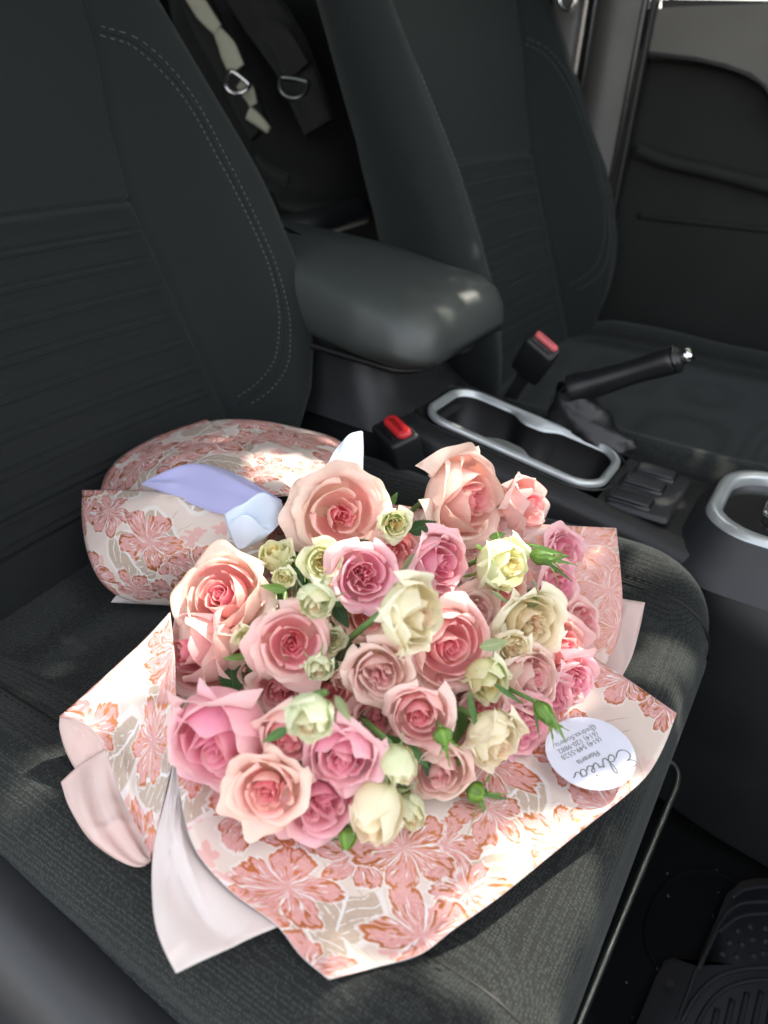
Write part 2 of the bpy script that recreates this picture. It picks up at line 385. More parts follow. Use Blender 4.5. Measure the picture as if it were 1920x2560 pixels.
PAL = {  # rim, mid, base : for core / middle / outer petals
 'pink':  [((.97, .52, .57), (.96, .38, .47), (.92, .28, .36)), ((.97, .68, .68), (.97, .56, .58), (.95, .46, .48)), ((.97, .80, .76), (.97, .71, .68), (.95, .66, .58))],
 'peach': [((.97, .54, .56), (.96, .40, .46), (.92, .26, .32)), ((.97, .74, .67), (.97, .62, .58), (.95, .50, .46)), ((.96, .85, .74), (.97, .79, .70), (.95, .76, .58))],
 'hot':   [((.97, .58, .67), (.96, .44, .58), (.92, .33, .46)), ((.97, .64, .71), (.96, .53, .64), (.93, .44, .54)), ((.97, .76, .78), (.96, .67, .71), (.93, .62, .62))],
 'blush': [((.96, .66, .67), (.95, .55, .60), (.92, .44, .50)), ((.96, .78, .74), (.95, .71, .68), (.93, .62, .58)), ((.95, .85, .76), (.95, .80, .72), (.90, .78, .60))],
 'cream': [((.94, .76, .56), (.92, .68, .44), (.84, .50, .26)), ((.96, .87, .66), (.95, .83, .57), (.91, .76, .43)), ((.95, .90, .72), (.94, .88, .66), (.83, .84, .50))],
 'lemon': [((.93, .82, .44), (.91, .76, .36), (.80, .54, .18)), ((.94, .92, .62), (.93, .90, .54), (.86, .84, .40)), ((.93, .94, .70), (.89, .91, .58), (.74, .80, .40))],
 'green': [((.88, .74, .50), (.82, .64, .40), (.65, .42, .20)), ((.90, .89, .66), (.87, .86, .58), (.78, .79, .44)), ((.87, .89, .66), (.82, .86, .58), (.66, .76, .40))],
}
for _k in ('pink', 'peach', 'hot', 'blush'):
    PAL[_k] = [tuple((c_[0], c_[1]*(.90 if _k != 'hot' else .86), c_[2]*(.88 if _k != 'hot' else .88)) for c_ in w_) for w_ in PAL[_k]]
PM = {k: [m_petal("petal_%s_%s" % (k, w), *c) for w, c in zip(('core', 'middle', 'outer'), v)] for k, v in PAL.items()}

# ------------------------------------------------------------------ roses
def petal_grid(az, half, q, h, R, rng, close=0.0, flare=0.0, curl=.06, tip=0.0, sag=.22, wave=.02, ns=15, nt=12, low=0.0, tuck=.05, fold=1.0, off=0.0):
    """one petal: az centre azimuth, half half-width (rad), q radius ratio at the belly, h height; returns V, uv"""
    s = np.linspace(-1, 1, ns)[:, None]; t = np.linspace(0, 1, nt)[None, :]
    ph = rng.uniform(0, 6.28, 8)
    top = 1 - sag*np.abs(s)**2.6 + tip*np.exp(-(s/.25)**2) + wave*.7*np.sin(3.1*s+ph[0]) + .3*wave*np.sin(9*s+ph[6])
    tt = t*top
    wid = np.sin(np.clip(tt*1.15+.18, 0, 1)*math.pi/2)**.9
    ang = az + s*half*wid*(1-.10*np.clip((t-.7)/.3, 0, 1))
    belly = np.sin(np.clip(tt/.55, 0, 1)*math.pi/2)**.75
    r = q*belly*(1-close*np.clip((tt-.45)/.55, 0, 1.2)**1.6)
    r = r + flare*np.clip((tt-.45)/.55, 0, 1.3)**2.0
    r = r*(1+tuck*s)                                   # spiral overlap
    k = np.clip((t-.76)/.24, 0, 1)**1.8
    cu = curl*(.45+fold*1.5*np.abs(s)**1.7+.35*np.sin(2.6*s+ph[1]))
    r = r + cu*k*(1-.25*k)
    r = r + wave*np.sin(4.2*s+ph[2])*np.clip(tt, 0, 1)**2.5 + .30*wave*np.sin(10*s+ph[3]+4*t)*tt**3 + .025*np.sin(2.2*s+3*tt+ph[4])*tt
    z = h*tt - .95*cu*k**1.5 - low*np.clip((tt-.5)/.5, 0, 1.2)**2*h
    z = z + .4*wave*np.cos(5*s+ph[5])*tt**3
    ox, oy = off*math.cos(ph[7]), off*math.sin(ph[7])
    V = np.stack([R*(r*np.cos(ang)+ox*tt), R*(r*np.sin(ang)+oy*tt), R*z], -1).reshape(-1, 3)
    uv = np.stack([np.broadcast_to(s*.5+.5, (ns, nt)), np.broadcast_to(t, (ns, nt))], -1).reshape(-1, 2)
    return V, uv
PF = {}
def add_petal(root, B, org, mat, *a, **k):
    V, uv = petal_grid(*a, **k); key = (k.get('ns', 15), k.get('nt', 12))
    if key not in PF: PF[key] = gfaces(*key)
    return obj("petal", V@B.T, PF[key], mat, root, uv)
def sepal_shape(L, w, curlb, rng, serr=True, n=12):
    """a sepal: narrow leaf with a drawn-out tip and small side lobes, arching outwards; base at origin, along +Z"""
    t = np.linspace(0, 1, n); V = []; uv = []
    bend = curlb*t**1.6
    x = L*np.sin(bend)*t; z = L*np.cos(bend)*t
    for i in range(n):
        ww = w*(1-t[i])**.75*min(1, .55+2.2*t[i])
        if serr and i > 3 and i % 3 == 1: ww *= 1.8+rng.uniform(0, .8)
        for q in (-1, -.5, 0, .5, 1):
            V.append((x[i]+.25*ww*q*q*(-1), q*ww, z[i])); uv.append((.5+.5*q, t[i]))
    return np.array(V), gfaces(n, 5), uv
def add_sepals(root, B, R, h0, L, w, curlb, n, rng, mat, rad=.5, serr=True, ph=0.0):
    for i in range(n):
        V, F, uv = sepal_shape(L*rng.uniform(.8, 1.15), w, curlb+rng.uniform(-.25, .25), rng, serr)
        a = ph+i*2*math.pi/n+rng.uniform(-.15, .15)
        c, s_ = math.cos(a), math.sin(a); Rz = np.array([[c, -s_, 0], [s_, c, 0], [0, 0, 1]])
        V = V+np.array([rad, 0, 0]); V = V@Rz.T+np.array([0, 0, h0])
        obj("sepal", V@B.T, F, mat, root, uv)
TIE = UZ(745, 1215, .075)
def stem_to_tie(root, pos, axis, r=.0022):
    p0 = np.zeros(3); p1 = -axis*.03; tgt = TIE-pos+np.array([0, 0, -.01])
    lowz = np.array([0, 0, max(.012, .35*pos[2])-pos[2]]); pts = smoothline([p0, p1*.8+lowz*.25, .4*(p1+tgt)+lowz, tgt], 14)
    V, F = tube(pts, r, 6); obj("stem", V, F, M['stem'], root)

def rose(name, label, px, py, z, Rpx, tilt, idir, pal='pink', hr=1.25, style='open', seed=0, sepals=0, grp=None, cat='rose', full=1.0, guard=3, dz=0.0, spm=None):
    """(px,py): pixel of the heart; z its height above the cushion; tilt away from the viewer (deg) towards image direction idir (deg, 0=right, 90=down)"""
    rng = np.random.default_rng(1000+seed)
    heart = UZ(px, py, z); toc = CAM_POS-heart; dist = np.linalg.norm(toc); toc /= dist
    R = Rpx/F_PX*dist*{'open': 1.08, 'bulb': 1.16, 'quart': 1.12, 'cup': 1.36, 'bud': 1.38}[style]
    a = R_(tilt); d = R_(idir)
    im = math.cos(d)*RT - math.sin(d)*UP; im -= toc*(im@toc); im /= np.linalg.norm(im)
    ax = math.cos(a)*toc+math.sin(a)*im
    B = basis(ax, UP)
    H = hr
    pos = heart-ax*R*H*.92
    root = thing(name, label, cat, pos.tolist(), grp)
    mc, mm, mo = PM[pal]; wm = rng.uniform(.7, 1.9) if style in ('open', 'quart') else rng.uniform(.5, .9); hv = rng.uniform(.6, 1.5)
    g = 2.39996
    az = rng.uniform(0, 6.28)
    oc = .035
    if style == 'quart':      # ruffled garden heart: petals folded against each other instead of one spiral
        for i in range(14):
            q = .07+.030*i; az += g*.62
            add_petal(root, B, None, mc if i < 7 else mm, az, .62+.02*i, q, H*(.92+rng.uniform(-.03, .05)), R, rng, close=.02, curl=.03, sag=.10, wave=.075, ns=15, nt=9, tuck=rng.choice([-.35, .35]), off=.05)
        q0 = .50; nm0 = 5
    else:
        nc = int(rng.integers(9, 12)); tight = {'bud': .62, 'cup': .78, 'bulb': .88}.get(style, 1.0)
        for i in range(nc):
            q = (.025+.041*i)*tight; az += 2.2+rng.uniform(-.35, .35)
            add_petal(root, B, None, mc if i < nc-2 else mm, az, 1.45-.05*i, q+.02, H*(.95+.006*i+rng.uniform(-.02, .02)), R, rng, close=.05 if style != 'bud' else .18, curl=(.012+.004*i)*hv, sag=.07*hv, wave=(.012+.004*i)*wm, ns=19, nt=9, tuck=.14, fold=.5, off=oc*i/nc*1.4)
        q0 = .50*tight; nm0 = int(rng.integers(4, 6))
    nm = nm0; clo = {'open': .06, 'quart': .04, 'bud': .34, 'cup': .28, 'bulb': .26}[style]
    for i in range(nm):
        f = i/max(1, nm-1); q = q0+(.82-q0)*f**.9; az += g+rng.uniform(-.2, .2)
        add_petal(root, B, None, mm, az, 1.25-.14*f, q, H*(1.01-.03*f+rng.uniform(-.03, .02)), R, rng, close=clo*(1.0-.25*f), flare={'open': .03+.10*f, 'quart': .06*f}.get(style, 0.0), curl=(.05+.07*f)*hv, tip=.05*f*hv, sag=.12+.05*f, wave=(.020+.012*f)*wm, tuck=.11, ns=21, nt=15, off=oc)
    no = 5 if style != 'bud' else 4
    for i in range(no):
        f = i/(no-1); az += g+rng.uniform(-.25, .25)
        fl = {'open': .14+.16*f, 'quart': .10+.12*f, 'bud': .0, 'cup': .0+.05*f, 'bulb': .02+.08*f}[style]
        add_petal(root, B, None, mo, az, 1.08 if style in ('bulb', 'cup') else .98, .88+.07*f, H*(.98-.07*f+rng.uniform(-.03, .02)), R, rng, close=clo*.85*(1-f*.45), flare=fl, curl=(.13+.07*f) if style != 'bud' else .06+.05*f, tip=.09*hv, sag=.20, wave=.030*wm, low=.03*f, tuck=.08, ns=23, nt=17, off=.02)
    for i in range(guard):
        az += g+rng.uniform(-.4, .4)
        fl = {'open': .42, 'quart': .36, 'bud': .10, 'cup': .16, 'bulb': .22}[style]*rng.uniform(.7, 1.25)
        add_petal(root, B, None, mo, az, .90, .93, H*rng.uniform(.80, .92), R, rng, flare=fl, curl=.20, tip=.12, sag=.22, wave=.045, low=.06, ns=21, nt=16)
    # receptacle
    n = 12; V = []; prof = [(0.02, -.16), (.13, -.12), (.17, -.02), (.14, .06), (.03, .10)]
    for rr, zz in prof:
        for k in range(n): V.append((R*rr*math.cos(k*6.283/n), R*rr*math.sin(k*6.283/n), R*zz))
    obj("calyx", np.array(V)@B.T, gfaces(len(prof), n, False, True), M['stem'], root)
    if sepals:
        add_sepals(root, B, R, 0.0, R*1.15, R*.20, 1.5 if sepals > 0 else .6, 5, rng, spm or M['sepal'], rad=R*.14)
    stem_to_tie(root, pos, ax)
    return root

def green_bud(label, px, py, z, Rpx, Lk, tilt, idir, seed, spread=.35, Ls=1.3, body='budg', nm="rosebud", cat="rosebud", grp="closed green rosebuds tucked round the bouquet", sw=.34):
    rng = np.random.default_rng(5000+seed)
    c = UZ(px, py, z); toc = CAM_POS-c; dist = np.linalg.norm(toc); toc /= dist
    R = Rpx/F_PX*dist; a = R_(tilt); d = R_(idir)
    im = math.cos(d)*RT-math.sin(d)*UP; im -= toc*(im@toc); im /= np.linalg.norm(im)
    ax = math.cos(a)*toc+math.sin(a)*im; B = basis(ax, UP)
    L = R*Lk; pos = c-ax*L*.5
    root = thing(nm, label, cat, pos.tolist(), grp)
    n = 18; t = np.linspace(0, 1, 12); V = []; uv = []
    for tt in t:
        rr = R*(.25+.75*math.sin(min(1, tt/.42)*math.pi/2))*(1-max(0, (tt-.38)/.62)**1.8)+1e-4
        for k in range(n):
            an = k*6.283/n; w = 1+.05*math.cos(5*an+2*tt)
            V.append((rr*w*math.cos(an), rr*w*math.sin(an), L*tt)); uv.append((k/n*5 % 1, tt))
    obj("bud_body", np.array(V)@B.T, gfaces(12, n, False, True), M[body], root, uv)
    # clasping sepals that follow the bud and fly off at the tip
    for i in range(5):
        an = i*1.2566+rng.uniform(-.15, .15); nn = 20; SV = []; su = []
        Lx = Ls*rng.uniform(.8, 1.15); sp = spread*rng.uniform(.5, 1.5)
        for j in range(nn):
            tt = j/(nn-1)*Lx
            tb = min(tt, 1.0)
            rr = R*(.25+.75*math.sin(min(1, tb/.42)*math.pi/2))*(1-max(0, (tb-.38)/.62)**1.8)*1.05+R*.03
            over = max(0, tt-.62); rr += R*sp*over*2.6*(1+over)
            ww = R*sw*1.9*(1-j/(nn-1))**1.15*min(1, .5+tt*2)
            if j > 7 and j % 3 == 0: ww = ww*1.5+R*.04
            for q in (-1, -.5, 0, .5, 1):
                x = rr-.3*abs(q)*ww*.5; y = q*ww
                SV.append((x*math.cos(an)-y*math.sin(an), x*math.sin(an)+y*math.cos(an), L*(tt-over*sp*.5))); su.append((.5+.5*q, j/(nn-1)))
        obj("sepal", np.array(SV)@B.T, gfaces(nn, 5), M['sepal'], root, su)
    prof = [(.05, -.34), (.24, -.26), (.32, -.10), (.24, .04)]; V = []
    for rr, zz in prof:
        for k in range(10): V.append((R*rr*math.cos(k*.6283), R*rr*math.sin(k*.6283), R*zz))
    obj("calyx", np.array(V)@B.T, gfaces(4, 10, False, True), M['sepal'], root)
    stem_to_tie(root, pos, ax, .0014)
    return root
def leaf(label, px, py, z, Lpx, ang, seed, mat='leaf', tilt=25, wk=.3, grp="rose leaves between the blooms"):
    rng = np.random.default_rng(7000+seed)
    c = UZ(px, py, z); dist = np.linalg.norm(CAM_POS-c); L = Lpx/F_PX*dist; toc = (CAM_POS-c)/dist
    d = R_(ang); im = math.cos(d)*RT-math.sin(d)*UP; im -= toc*(im@toc); im /= np.linalg.norm(im)
    ax = math.cos(R_(tilt))*im + math.sin(R_(tilt))*toc*rng.choice([-1, 1])*.6; ax /= np.linalg.norm(ax)
    nrm = toc-ax*(toc@ax); nrm /= np.linalg.norm(nrm); sd = np.cross(ax, nrm)
    n = 26; V = []; uv = []
    for i in range(n):
        t = i/(n-1); w = L*wk*.82*(math.sin(math.pi*t**.8)**.9)*(1-.35*t)*(1+.22*(i % 2))
        for q in (-1, -.5, 0, .5, 1):
            V.append(ax*(L*(t-.5) + .03*L*abs(q)*(i % 2))+sd*q*w+nrm*(.12*abs(q)*w*2-.25*L*(t-.4)**2+.01*L*math.sin(9*t+q*3)))
            uv.append((.5+.5*q, t))
    o = obj("rose_leaf", V, gfaces(n, 5), M[mat], None, uv); o.location = c.tolist()
    return tag(o, label, "leaf", grp)

K = 1.1573   # the catalogue below is noted on a 1659-pixel-wide print of the photograph
GP = "pink roses of the bouquet"; GC = "cream and lemon roses of the bouquet"
ROSES = [
 # label, x, y, z, R, tilt, dir, palette, height ratio, style, sepals, guard
 ("wide open peach pink rose with dark pink heart below the white ribbon tail", 742, 1112, .135, 76, 17, 20, 'peach', .95, 'open', 0, 5, GP),
 ("large peach pink rose at the top right facing right above the dark leaf", 1032, 1080, .125, 82, 50, 8, 'peach', 1.45, 'bulb', 0, 3, GP),
 ("pink rose seen from the side at the far right top beside the cup holder", 1158, 1088, .105, 46, 60, -5, 'pink', 1.5, 'cup', 0, 2, GP),
 ("big peach pink rose at the left edge with cream sunlit back petal", 470, 1282, .115, 80, 30, 215, 'peach', 1.05, 'bulb', 0, 4, GP),
 ("side facing pink rose turned left above the pale side paper", 390, 1408, .085, 60, 56, 175, 'pink', 1.75, 'cup', 0, 2, GP),
 ("largest rich pink rose hanging down left with a big rounded shoulder petal", 460, 1632, .090, 95, 50, 118, 'hot', 1.45, 'bulb', 0, 3, GP),
 ("round salmon pink rose with a tight dark heart directly below the pale green bud", 632, 1392, .125, 61, 10, 60, 'pink', 1.05, 'open', 0, 4, GP),
 ("ruffled many petalled pink rose just right of the lemon rosebuds", 788, 1246, .130, 56, 15, 40, 'hot', 1.0, 'quart', 0, 3, GP),
 ("mid pink rose turned right between the dark leaf and the lemon rose", 966, 1222, .120, 58, 42, 12, 'hot', 1.45, 'bulb', 0, 3, GP),
 ("cream rose with loose outer petals lying above the two central pink roses", 922, 1332, .158, 56, 56, 10, 'cream', 1.6, 'cup', 0, 4, GC),
 ("large open pink rose in the right centre below the cream rose", 978, 1405, .115, 78, 30, 40, 'pink', 1.05, 'bulb', 0, 4, GP),
 ("pale pink rose with a mauve ruffled heart in the centre of the bouquet", 822, 1463, .120, 55, 30, 80, 'blush', 1.25, 'quart', 0, 3, GP),
 ("pink rose in the lower centre above the white nodding buds", 905, 1552, .105, 54, 25, 95, 'pink', 1.15, 'bulb', 0, 3, GP),
 ("big white green ruffled rose at the right crossed by a small leaf", 1160, 1352, .105, 60, 42, 30, 'cream', 1.25, 'quart', 1, 3, GC),
 ("small cream rose half hidden under the leaf of the white ruffled rose", 1112, 1406, .100, 30, 35, 60, 'cream', 1.3, 'quart', 0, 2, GC),
 ("lemon white rose at the upper right with long green sepals beside it", 1112, 1226, .118, 44, 55, 15, 'lemon', 1.7, 'cup', 1, 2, GC),
 ("narrow cream rose with withered tan heart right of the large open pink rose", 1062, 1488, .095, 34, 48, 62, 'lemon', 2.0, 'cup', 0, 2, GC),
 ("pale blush rose below the white ruffled rose at the right", 1166, 1470, .085, 46, 42, 10, 'blush', 1.4, 'cup', 0, 2, GP),
 ("white rose lying on its side pointing down right above the printed paper", 1088, 1618, .085, 44, 62, 50, 'cream', 1.75, 'cup', 0, 3, GC),
 ("faded blush rose low in the centre between green buds", 948, 1682, .068, 46, 40, 95, 'blush', 1.45, 'cup', 1, 3, GP),
 ("slim white bud drooping between the pink roses of the lower centre", 876, 1682, .095, 27, 72, 65, 'green', 2.4, 'bud', 1, 1, GC),
 ("plump white bud hanging lowest over the printed paper", 802, 1806, .072, 39, 70, 104, 'cream', 2.6, 'bud', 1, 1, GC),
 ("small white bud behind the lowest plump white bud", 893, 1778, .050, 25, 55, 75, 'green', 2.2, 'bud', 1, 2, GC),
 ("pink rose with folded wide side petal at the lower middle", 735, 1652, .100, 62, 42, 105, 'hot', 1.45, 'bulb', 0, 4, GP),
 ("salmon pink rose partly covered by the green tinged cream bud", 622, 1604, .105, 52, 40, 100, 'pink', 1.6, 'bulb', 0, 3, GP),
 ("green tinged cream bud with spread green sepals in the lower left centre", 662, 1576, .145, 38, 55, 105, 'green', 1.9, 'cup', -1, 1, GC),
 ("peach pink rose at the lower left with oval heart", 574, 1718, .085, 62, 34, 115, 'peach', 1.15, 'open', 0, 3, GP),
 ("deep pink ruffled rose at the bottom edge left of the lowest white bud", 690, 1748, .070, 66, 36, 80, 'hot', 1.2, 'quart', 0, 3, GP),
 ("beige faded ruffled rose peeping out under the largest pink rose", 448, 1700, .040, 34, 48, 120, 'cream', 1.3, 'quart', 0, 3, GC),
 ("round pale green bud with brown crinkled heart at the left centre", 678, 1314, .150, 33, 48, 105, 'green', 1.5, 'bud', 1, 1, GC),
 ("upright lemon bud below the ribbon knot", 594, 1184, .125, 27, 48, 262, 'lemon', 1.9, 'cup', 1, 1, GC),
 ("lemon spray rose with orange heart under the wide open peach rose", 698, 1214, .138, 36, 10, 60, 'lemon', 1.0, 'open', 0, 2, GC),
 ("lemon spray rose tucked at the right rim of the wide open peach rose", 856, 1134, .135, 27, 18, 30, 'lemon', 1.2, 'open', 1, 3, GC),
 ("small dull cream spray rose in the dark gap left of the central pale rose", 719, 1386, .115, 24, 22, 40, 'green', 1.2, 'quart', 1, 2, GC),
 ("small lemon bud between the side facing rose and the salmon rose", 536, 1382, .105, 22, 35, 100, 'lemon', 1.4, 'quart', 1, 2, GC),
 ("small green white bud just above the green tinged cream bud", 690, 1454, .120, 23, 42, 85, 'green', 1.6, 'cup', 1, 1, GC),
 ("tiny green bud opening beside the round pale green bud", 610, 1252, .125, 20, 40, 110, 'lemon', 1.4, 'quart', 1, 1, GC),
 ("shaded pink rose at the right rim facing the side paper", 1232, 1408, .070, 60, 55, 10, 'pink', 1.3, 'bulb', 0, 3, GP),
 ("shaded pink rose low at the right rim above the round card", 1250, 1482, .058, 46, 55, 30, 'hot', 1.2, 'quart', 0, 3, GP),
 ("ruffled shaded pink rose between the blush rose and the round card", 1140, 1580, .058, 50, 45, 40, 'hot', 1.3, 'quart', 0, 4, GP),
 ("frilly pink bloom against the copper printed paper at the right", 1228, 1190, .082, 38, 48, 0, 'hot', 1.2, 'quart', 0, 4, GP),
 ("second frilly pink bloom under the long green sepals at the right", 1212, 1272, .078, 42, 50, 10, 'hot', 1.2, 'quart', 0, 4, GP),
 ("shaded salmon rose mostly hidden under the lemon white rose", 1085, 1283, .088, 52, 35, 20, 'peach', 1.4, 'open', 0, 2, GP),
 ("shaded pink rose squeezed between the cream withered rose and the white side rose", 1050, 1530, .074, 34, 40, 70, 'pink', 1.3, 'open', 0, 3, GP),
 ("pale tan bud deep in the gap left of the mauve hearted rose", 742, 1474, .095, 18, 35, 70, 'blush', 1.5, 'bud', 0, 1, GP),
 ("shaded peach rose filling the rim between the top right rose and the side rose", 1110, 1135, .085, 48, 50, 20, 'pink', 1.4, 'bulb', 0, 2, GP),
 ("shaded pink rose behind the ruffled rose and the turned mid pink rose", 860, 1200, .098, 46, 30, 30, 'pink', 1.2, 'open', 0, 2, GP),
 ("low blush rose filling the gap between the cream rose and the white ruffled rose", 1030, 1330, .085, 44, 25, 20, 'blush', 1.2, 'open', 0, 3, GP),
 ("low pink rose glimpsed between the salmon rose and the mauve hearted rose", 720, 1500, .080, 44, 25, 70, 'pink', 1.2, 'open', 0, 3, GP),
 ("low peach rose glimpsed left of the salmon rose under its outer petals", 560, 1460, .075, 40, 30, 120, 'peach', 1.2, 'open', 0, 3, GP),
 ("shaded pink rose under the green tinged cream bud and the largest rose", 600, 1500, .075, 42, 35, 110, 'pink', 1.3, 'open', 0, 3, GP),
 ("shaded blush rose low under the drooping slim white bud", 850, 1640, .052, 40, 40, 90, 'blush', 1.3, 'open', 0, 3, GP),
 ("shaded hot pink rose low at the right rim behind the pale blush rose", 1190, 1530, .050, 48, 50, 40, 'hot', 1.2, 'quart', 0, 3, GP),
 ("outermost shaded pink rose at the right against the rear paper", 1268, 1350, .058, 40, 55, 0, 'pink', 1.2, 'quart', 0, 3, GP),
 ("low cream spray rose between the central mauve hearted rose and the lower centre rose", 868, 1512, .100, 26, 30, 60, 'lemon', 1.2, 'quart', 0, 2, GC),
 ("low pink rose between the folded petal rose and the lower centre rose", 815, 1560, .082, 44, 30, 80, 'pink', 1.2, 'open', 0, 4, GP),
 ("low blush rose between the two white roses at the right", 1010, 1478, .080, 46, 30, 40, 'blush', 1.2, 'open', 0, 4, GP),
 ("low peach rose in the gap under the ruffled pink rose and the cream rose", 800, 1330, .095, 44, 25, 60, 'peach', 1.2, 'open', 0, 4, GP),
 ("shaded pink rose in the gap between the big left rose and the largest rose", 520, 1440, .075, 46, 35, 150, 'pink', 1.2, 'open', 0, 4, GP),
 ("shaded peach rose behind the ruffled rose and the round pale bud", 745, 1330, .085, 38, 25, 60, 'peach', 1.2, 'open', 0, 2, GP),
 ("shaded blush rose deep in the bouquet between the two lower pink roses", 830, 1590, .070, 46, 30, 70, 'blush', 1.2, 'open', 0, 2, GP),
]
for i, (lab, x, y, z, R, tl, dr, pal, hr, st, sp, gd, grp) in enumerate(ROSES):
    rose("rose" if st != 'bud' else "rosebud", lab, x*K, y*K, z, R*K, tl, dr, pal, hr, st, i, sp, grp, 'rose' if st != 'bud' else 'rosebud', guard=gd, spm=M['sepalp'] if pal in ('green', 'cream') else None)
BUDS = [
 ("bright green closed bud right of the lower centre pink rose", 958, 1592, .100, 20, 2.1, 62, 75, .5, 1.5),
 ("bright green closed bud lying alone on the printed paper", 1030, 1712, .048, 21, 2.0, 66, 25, .9, 1.6),
 ("dark green closed bud left of the lowest white bud", 750, 1812, .050, 18, 2.6, 70, 95, .35, 1.2),
 ("slender green bud with long drawn out sepals over the round card", 1176, 1540, .088, 18, 3.2, 74, 52, .35, 1.9),
 ("slender green bud with feathery sepals beside the lemon white rose", 1172, 1202, .118, 18, 3.0, 72, 15, .45, 2.0),
 ("small green bud in the sprigs below the upright lemon bud", 645, 1215, .112, 14, 2.2, 50, 120, .5, 1.5),
]
for i, (lab, x, y, z, R, Lk, tl, dr, sp, Ls) in enumerate(BUDS):
    green_bud(lab, x*K, y*K, z, R*K, Lk, tl, dr, i, sp, Ls)
LEAVES = [
 ("dark green toothed leaf under the large top right rose", 912, 1138, .118, 66, -20, 'leafd', .33),
 ("green leaf tip above the lemon spray rose at the ribbon", 850, 1078, .120, 34, -60, 'leaf', .3),
 ("small green leaf tip below the large top right rose", 1075, 1157, .112, 40, -15, 'sepal', .25),
 ("pale leaf lying across the big white ruffled rose", 1068, 1392, .122, 66, -12, 'sepalp', .26),
 ("narrow pointed leaf hanging over the cream withered rose", 1022, 1540, .102, 90, 78, 'leaf', .10),
 ("curved thin sepal leaf right of the cream withered rose", 1100, 1500, .100, 78, 35, 'leaf', .09),
 ("grey green leaf left of the turned mid pink rose", 880, 1225, .122, 70, 120, 'sepalp', .20),
 ("green leaf pointing down beneath the round pale green bud", 700, 1345, .128, 44, 95, 'sepalp', .30),
 ("green leaf left of the lemon buds reaching left", 592, 1270, .122, 60, 190, 'sepal', .22),
 ("dark leaf in the gap right of the upright lemon bud", 632, 1190, .105, 60, 75, 'leafd', .35),
 ("dark leaf in the gap above the small dull cream rose", 738, 1330, .098, 60, 60, 'leafd', .35),
 ("green leaf in the gap under the ruffled pink rose", 735, 1300, .110, 52, 20, 'leaf', .3),
 ("bright leaf left of the small lemon bud", 510, 1420, .102, 56, 175, 'sepal', .18),
 ("dark leaf behind the small lemon bud", 545, 1430, .085, 60, 100, 'leafd', .35),
 ("pointed green leaf left of the green tinged cream bud", 595, 1588, .128, 62, 150, 'leaf', .22),
 ("green leaf right of the green tinged cream bud pointing down right", 740, 1530, .130, 66, 60, 'sepalp', .20),
 ("dark leaf in the gap between the central pale rose and the folded petal rose", 800, 1540, .080, 70, 60, 'leafd', .35),
 ("dark green leaf spray left of the lowest green bud", 695, 1806, .045, 74, 12, 'leaf', .16),
 ("leaf behind the slim white bud", 905, 1635, .078, 66, 50, 'leaf', .2),
 ("green leaf between the lower centre rose and the cream withered rose", 972, 1505, .088, 50, 60, 'leafd', .32),
 ("green leaf in the gap right of the small green white bud", 722, 1440, .100, 56, 70, 'leaf', .24),
 ("thin green sprig leaf beneath the wide open peach rose", 770, 1172, .112, 56, -10, 'leafd', .2),
 ("long thin bright leaf pointing right from the lemon white rose", 1190, 1190, .125, 96, 18, 'sepal', .07),
 ("thin curved leaf below the slender bud beside the lemon white rose", 1205, 1232, .120, 80, 38, 'leaf', .06),
 ("short thin leaf above the slender bud beside the lemon white rose", 1150, 1178, .122, 60, 8, 'sepal', .08),
 ("thin bright leaf reaching over the edge of the round card", 1206, 1572, .090, 74, 62, 'sepal', .07),
 ("thin leaf hanging left of the slender bud over the round card", 1160, 1565, .088, 60, 80, 'leaf', .06),
 ("thin leaf right of the bud lying alone on the printed paper", 1072, 1722, .050, 58, 10, 'leaf', .09),
 ("feathery green leaf between the salmon rose and the green tinged cream bud", 640, 1530, .135, 60, 140, 'sepal', .10),
 ("leaf behind the top of the plump white bud", 810, 1690, .066, 50, -70, 'sepalp', .32),
]
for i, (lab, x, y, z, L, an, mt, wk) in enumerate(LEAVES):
    leaf(lab, x*K, y*K, z, L*K, an, i, mt, 20, wk)

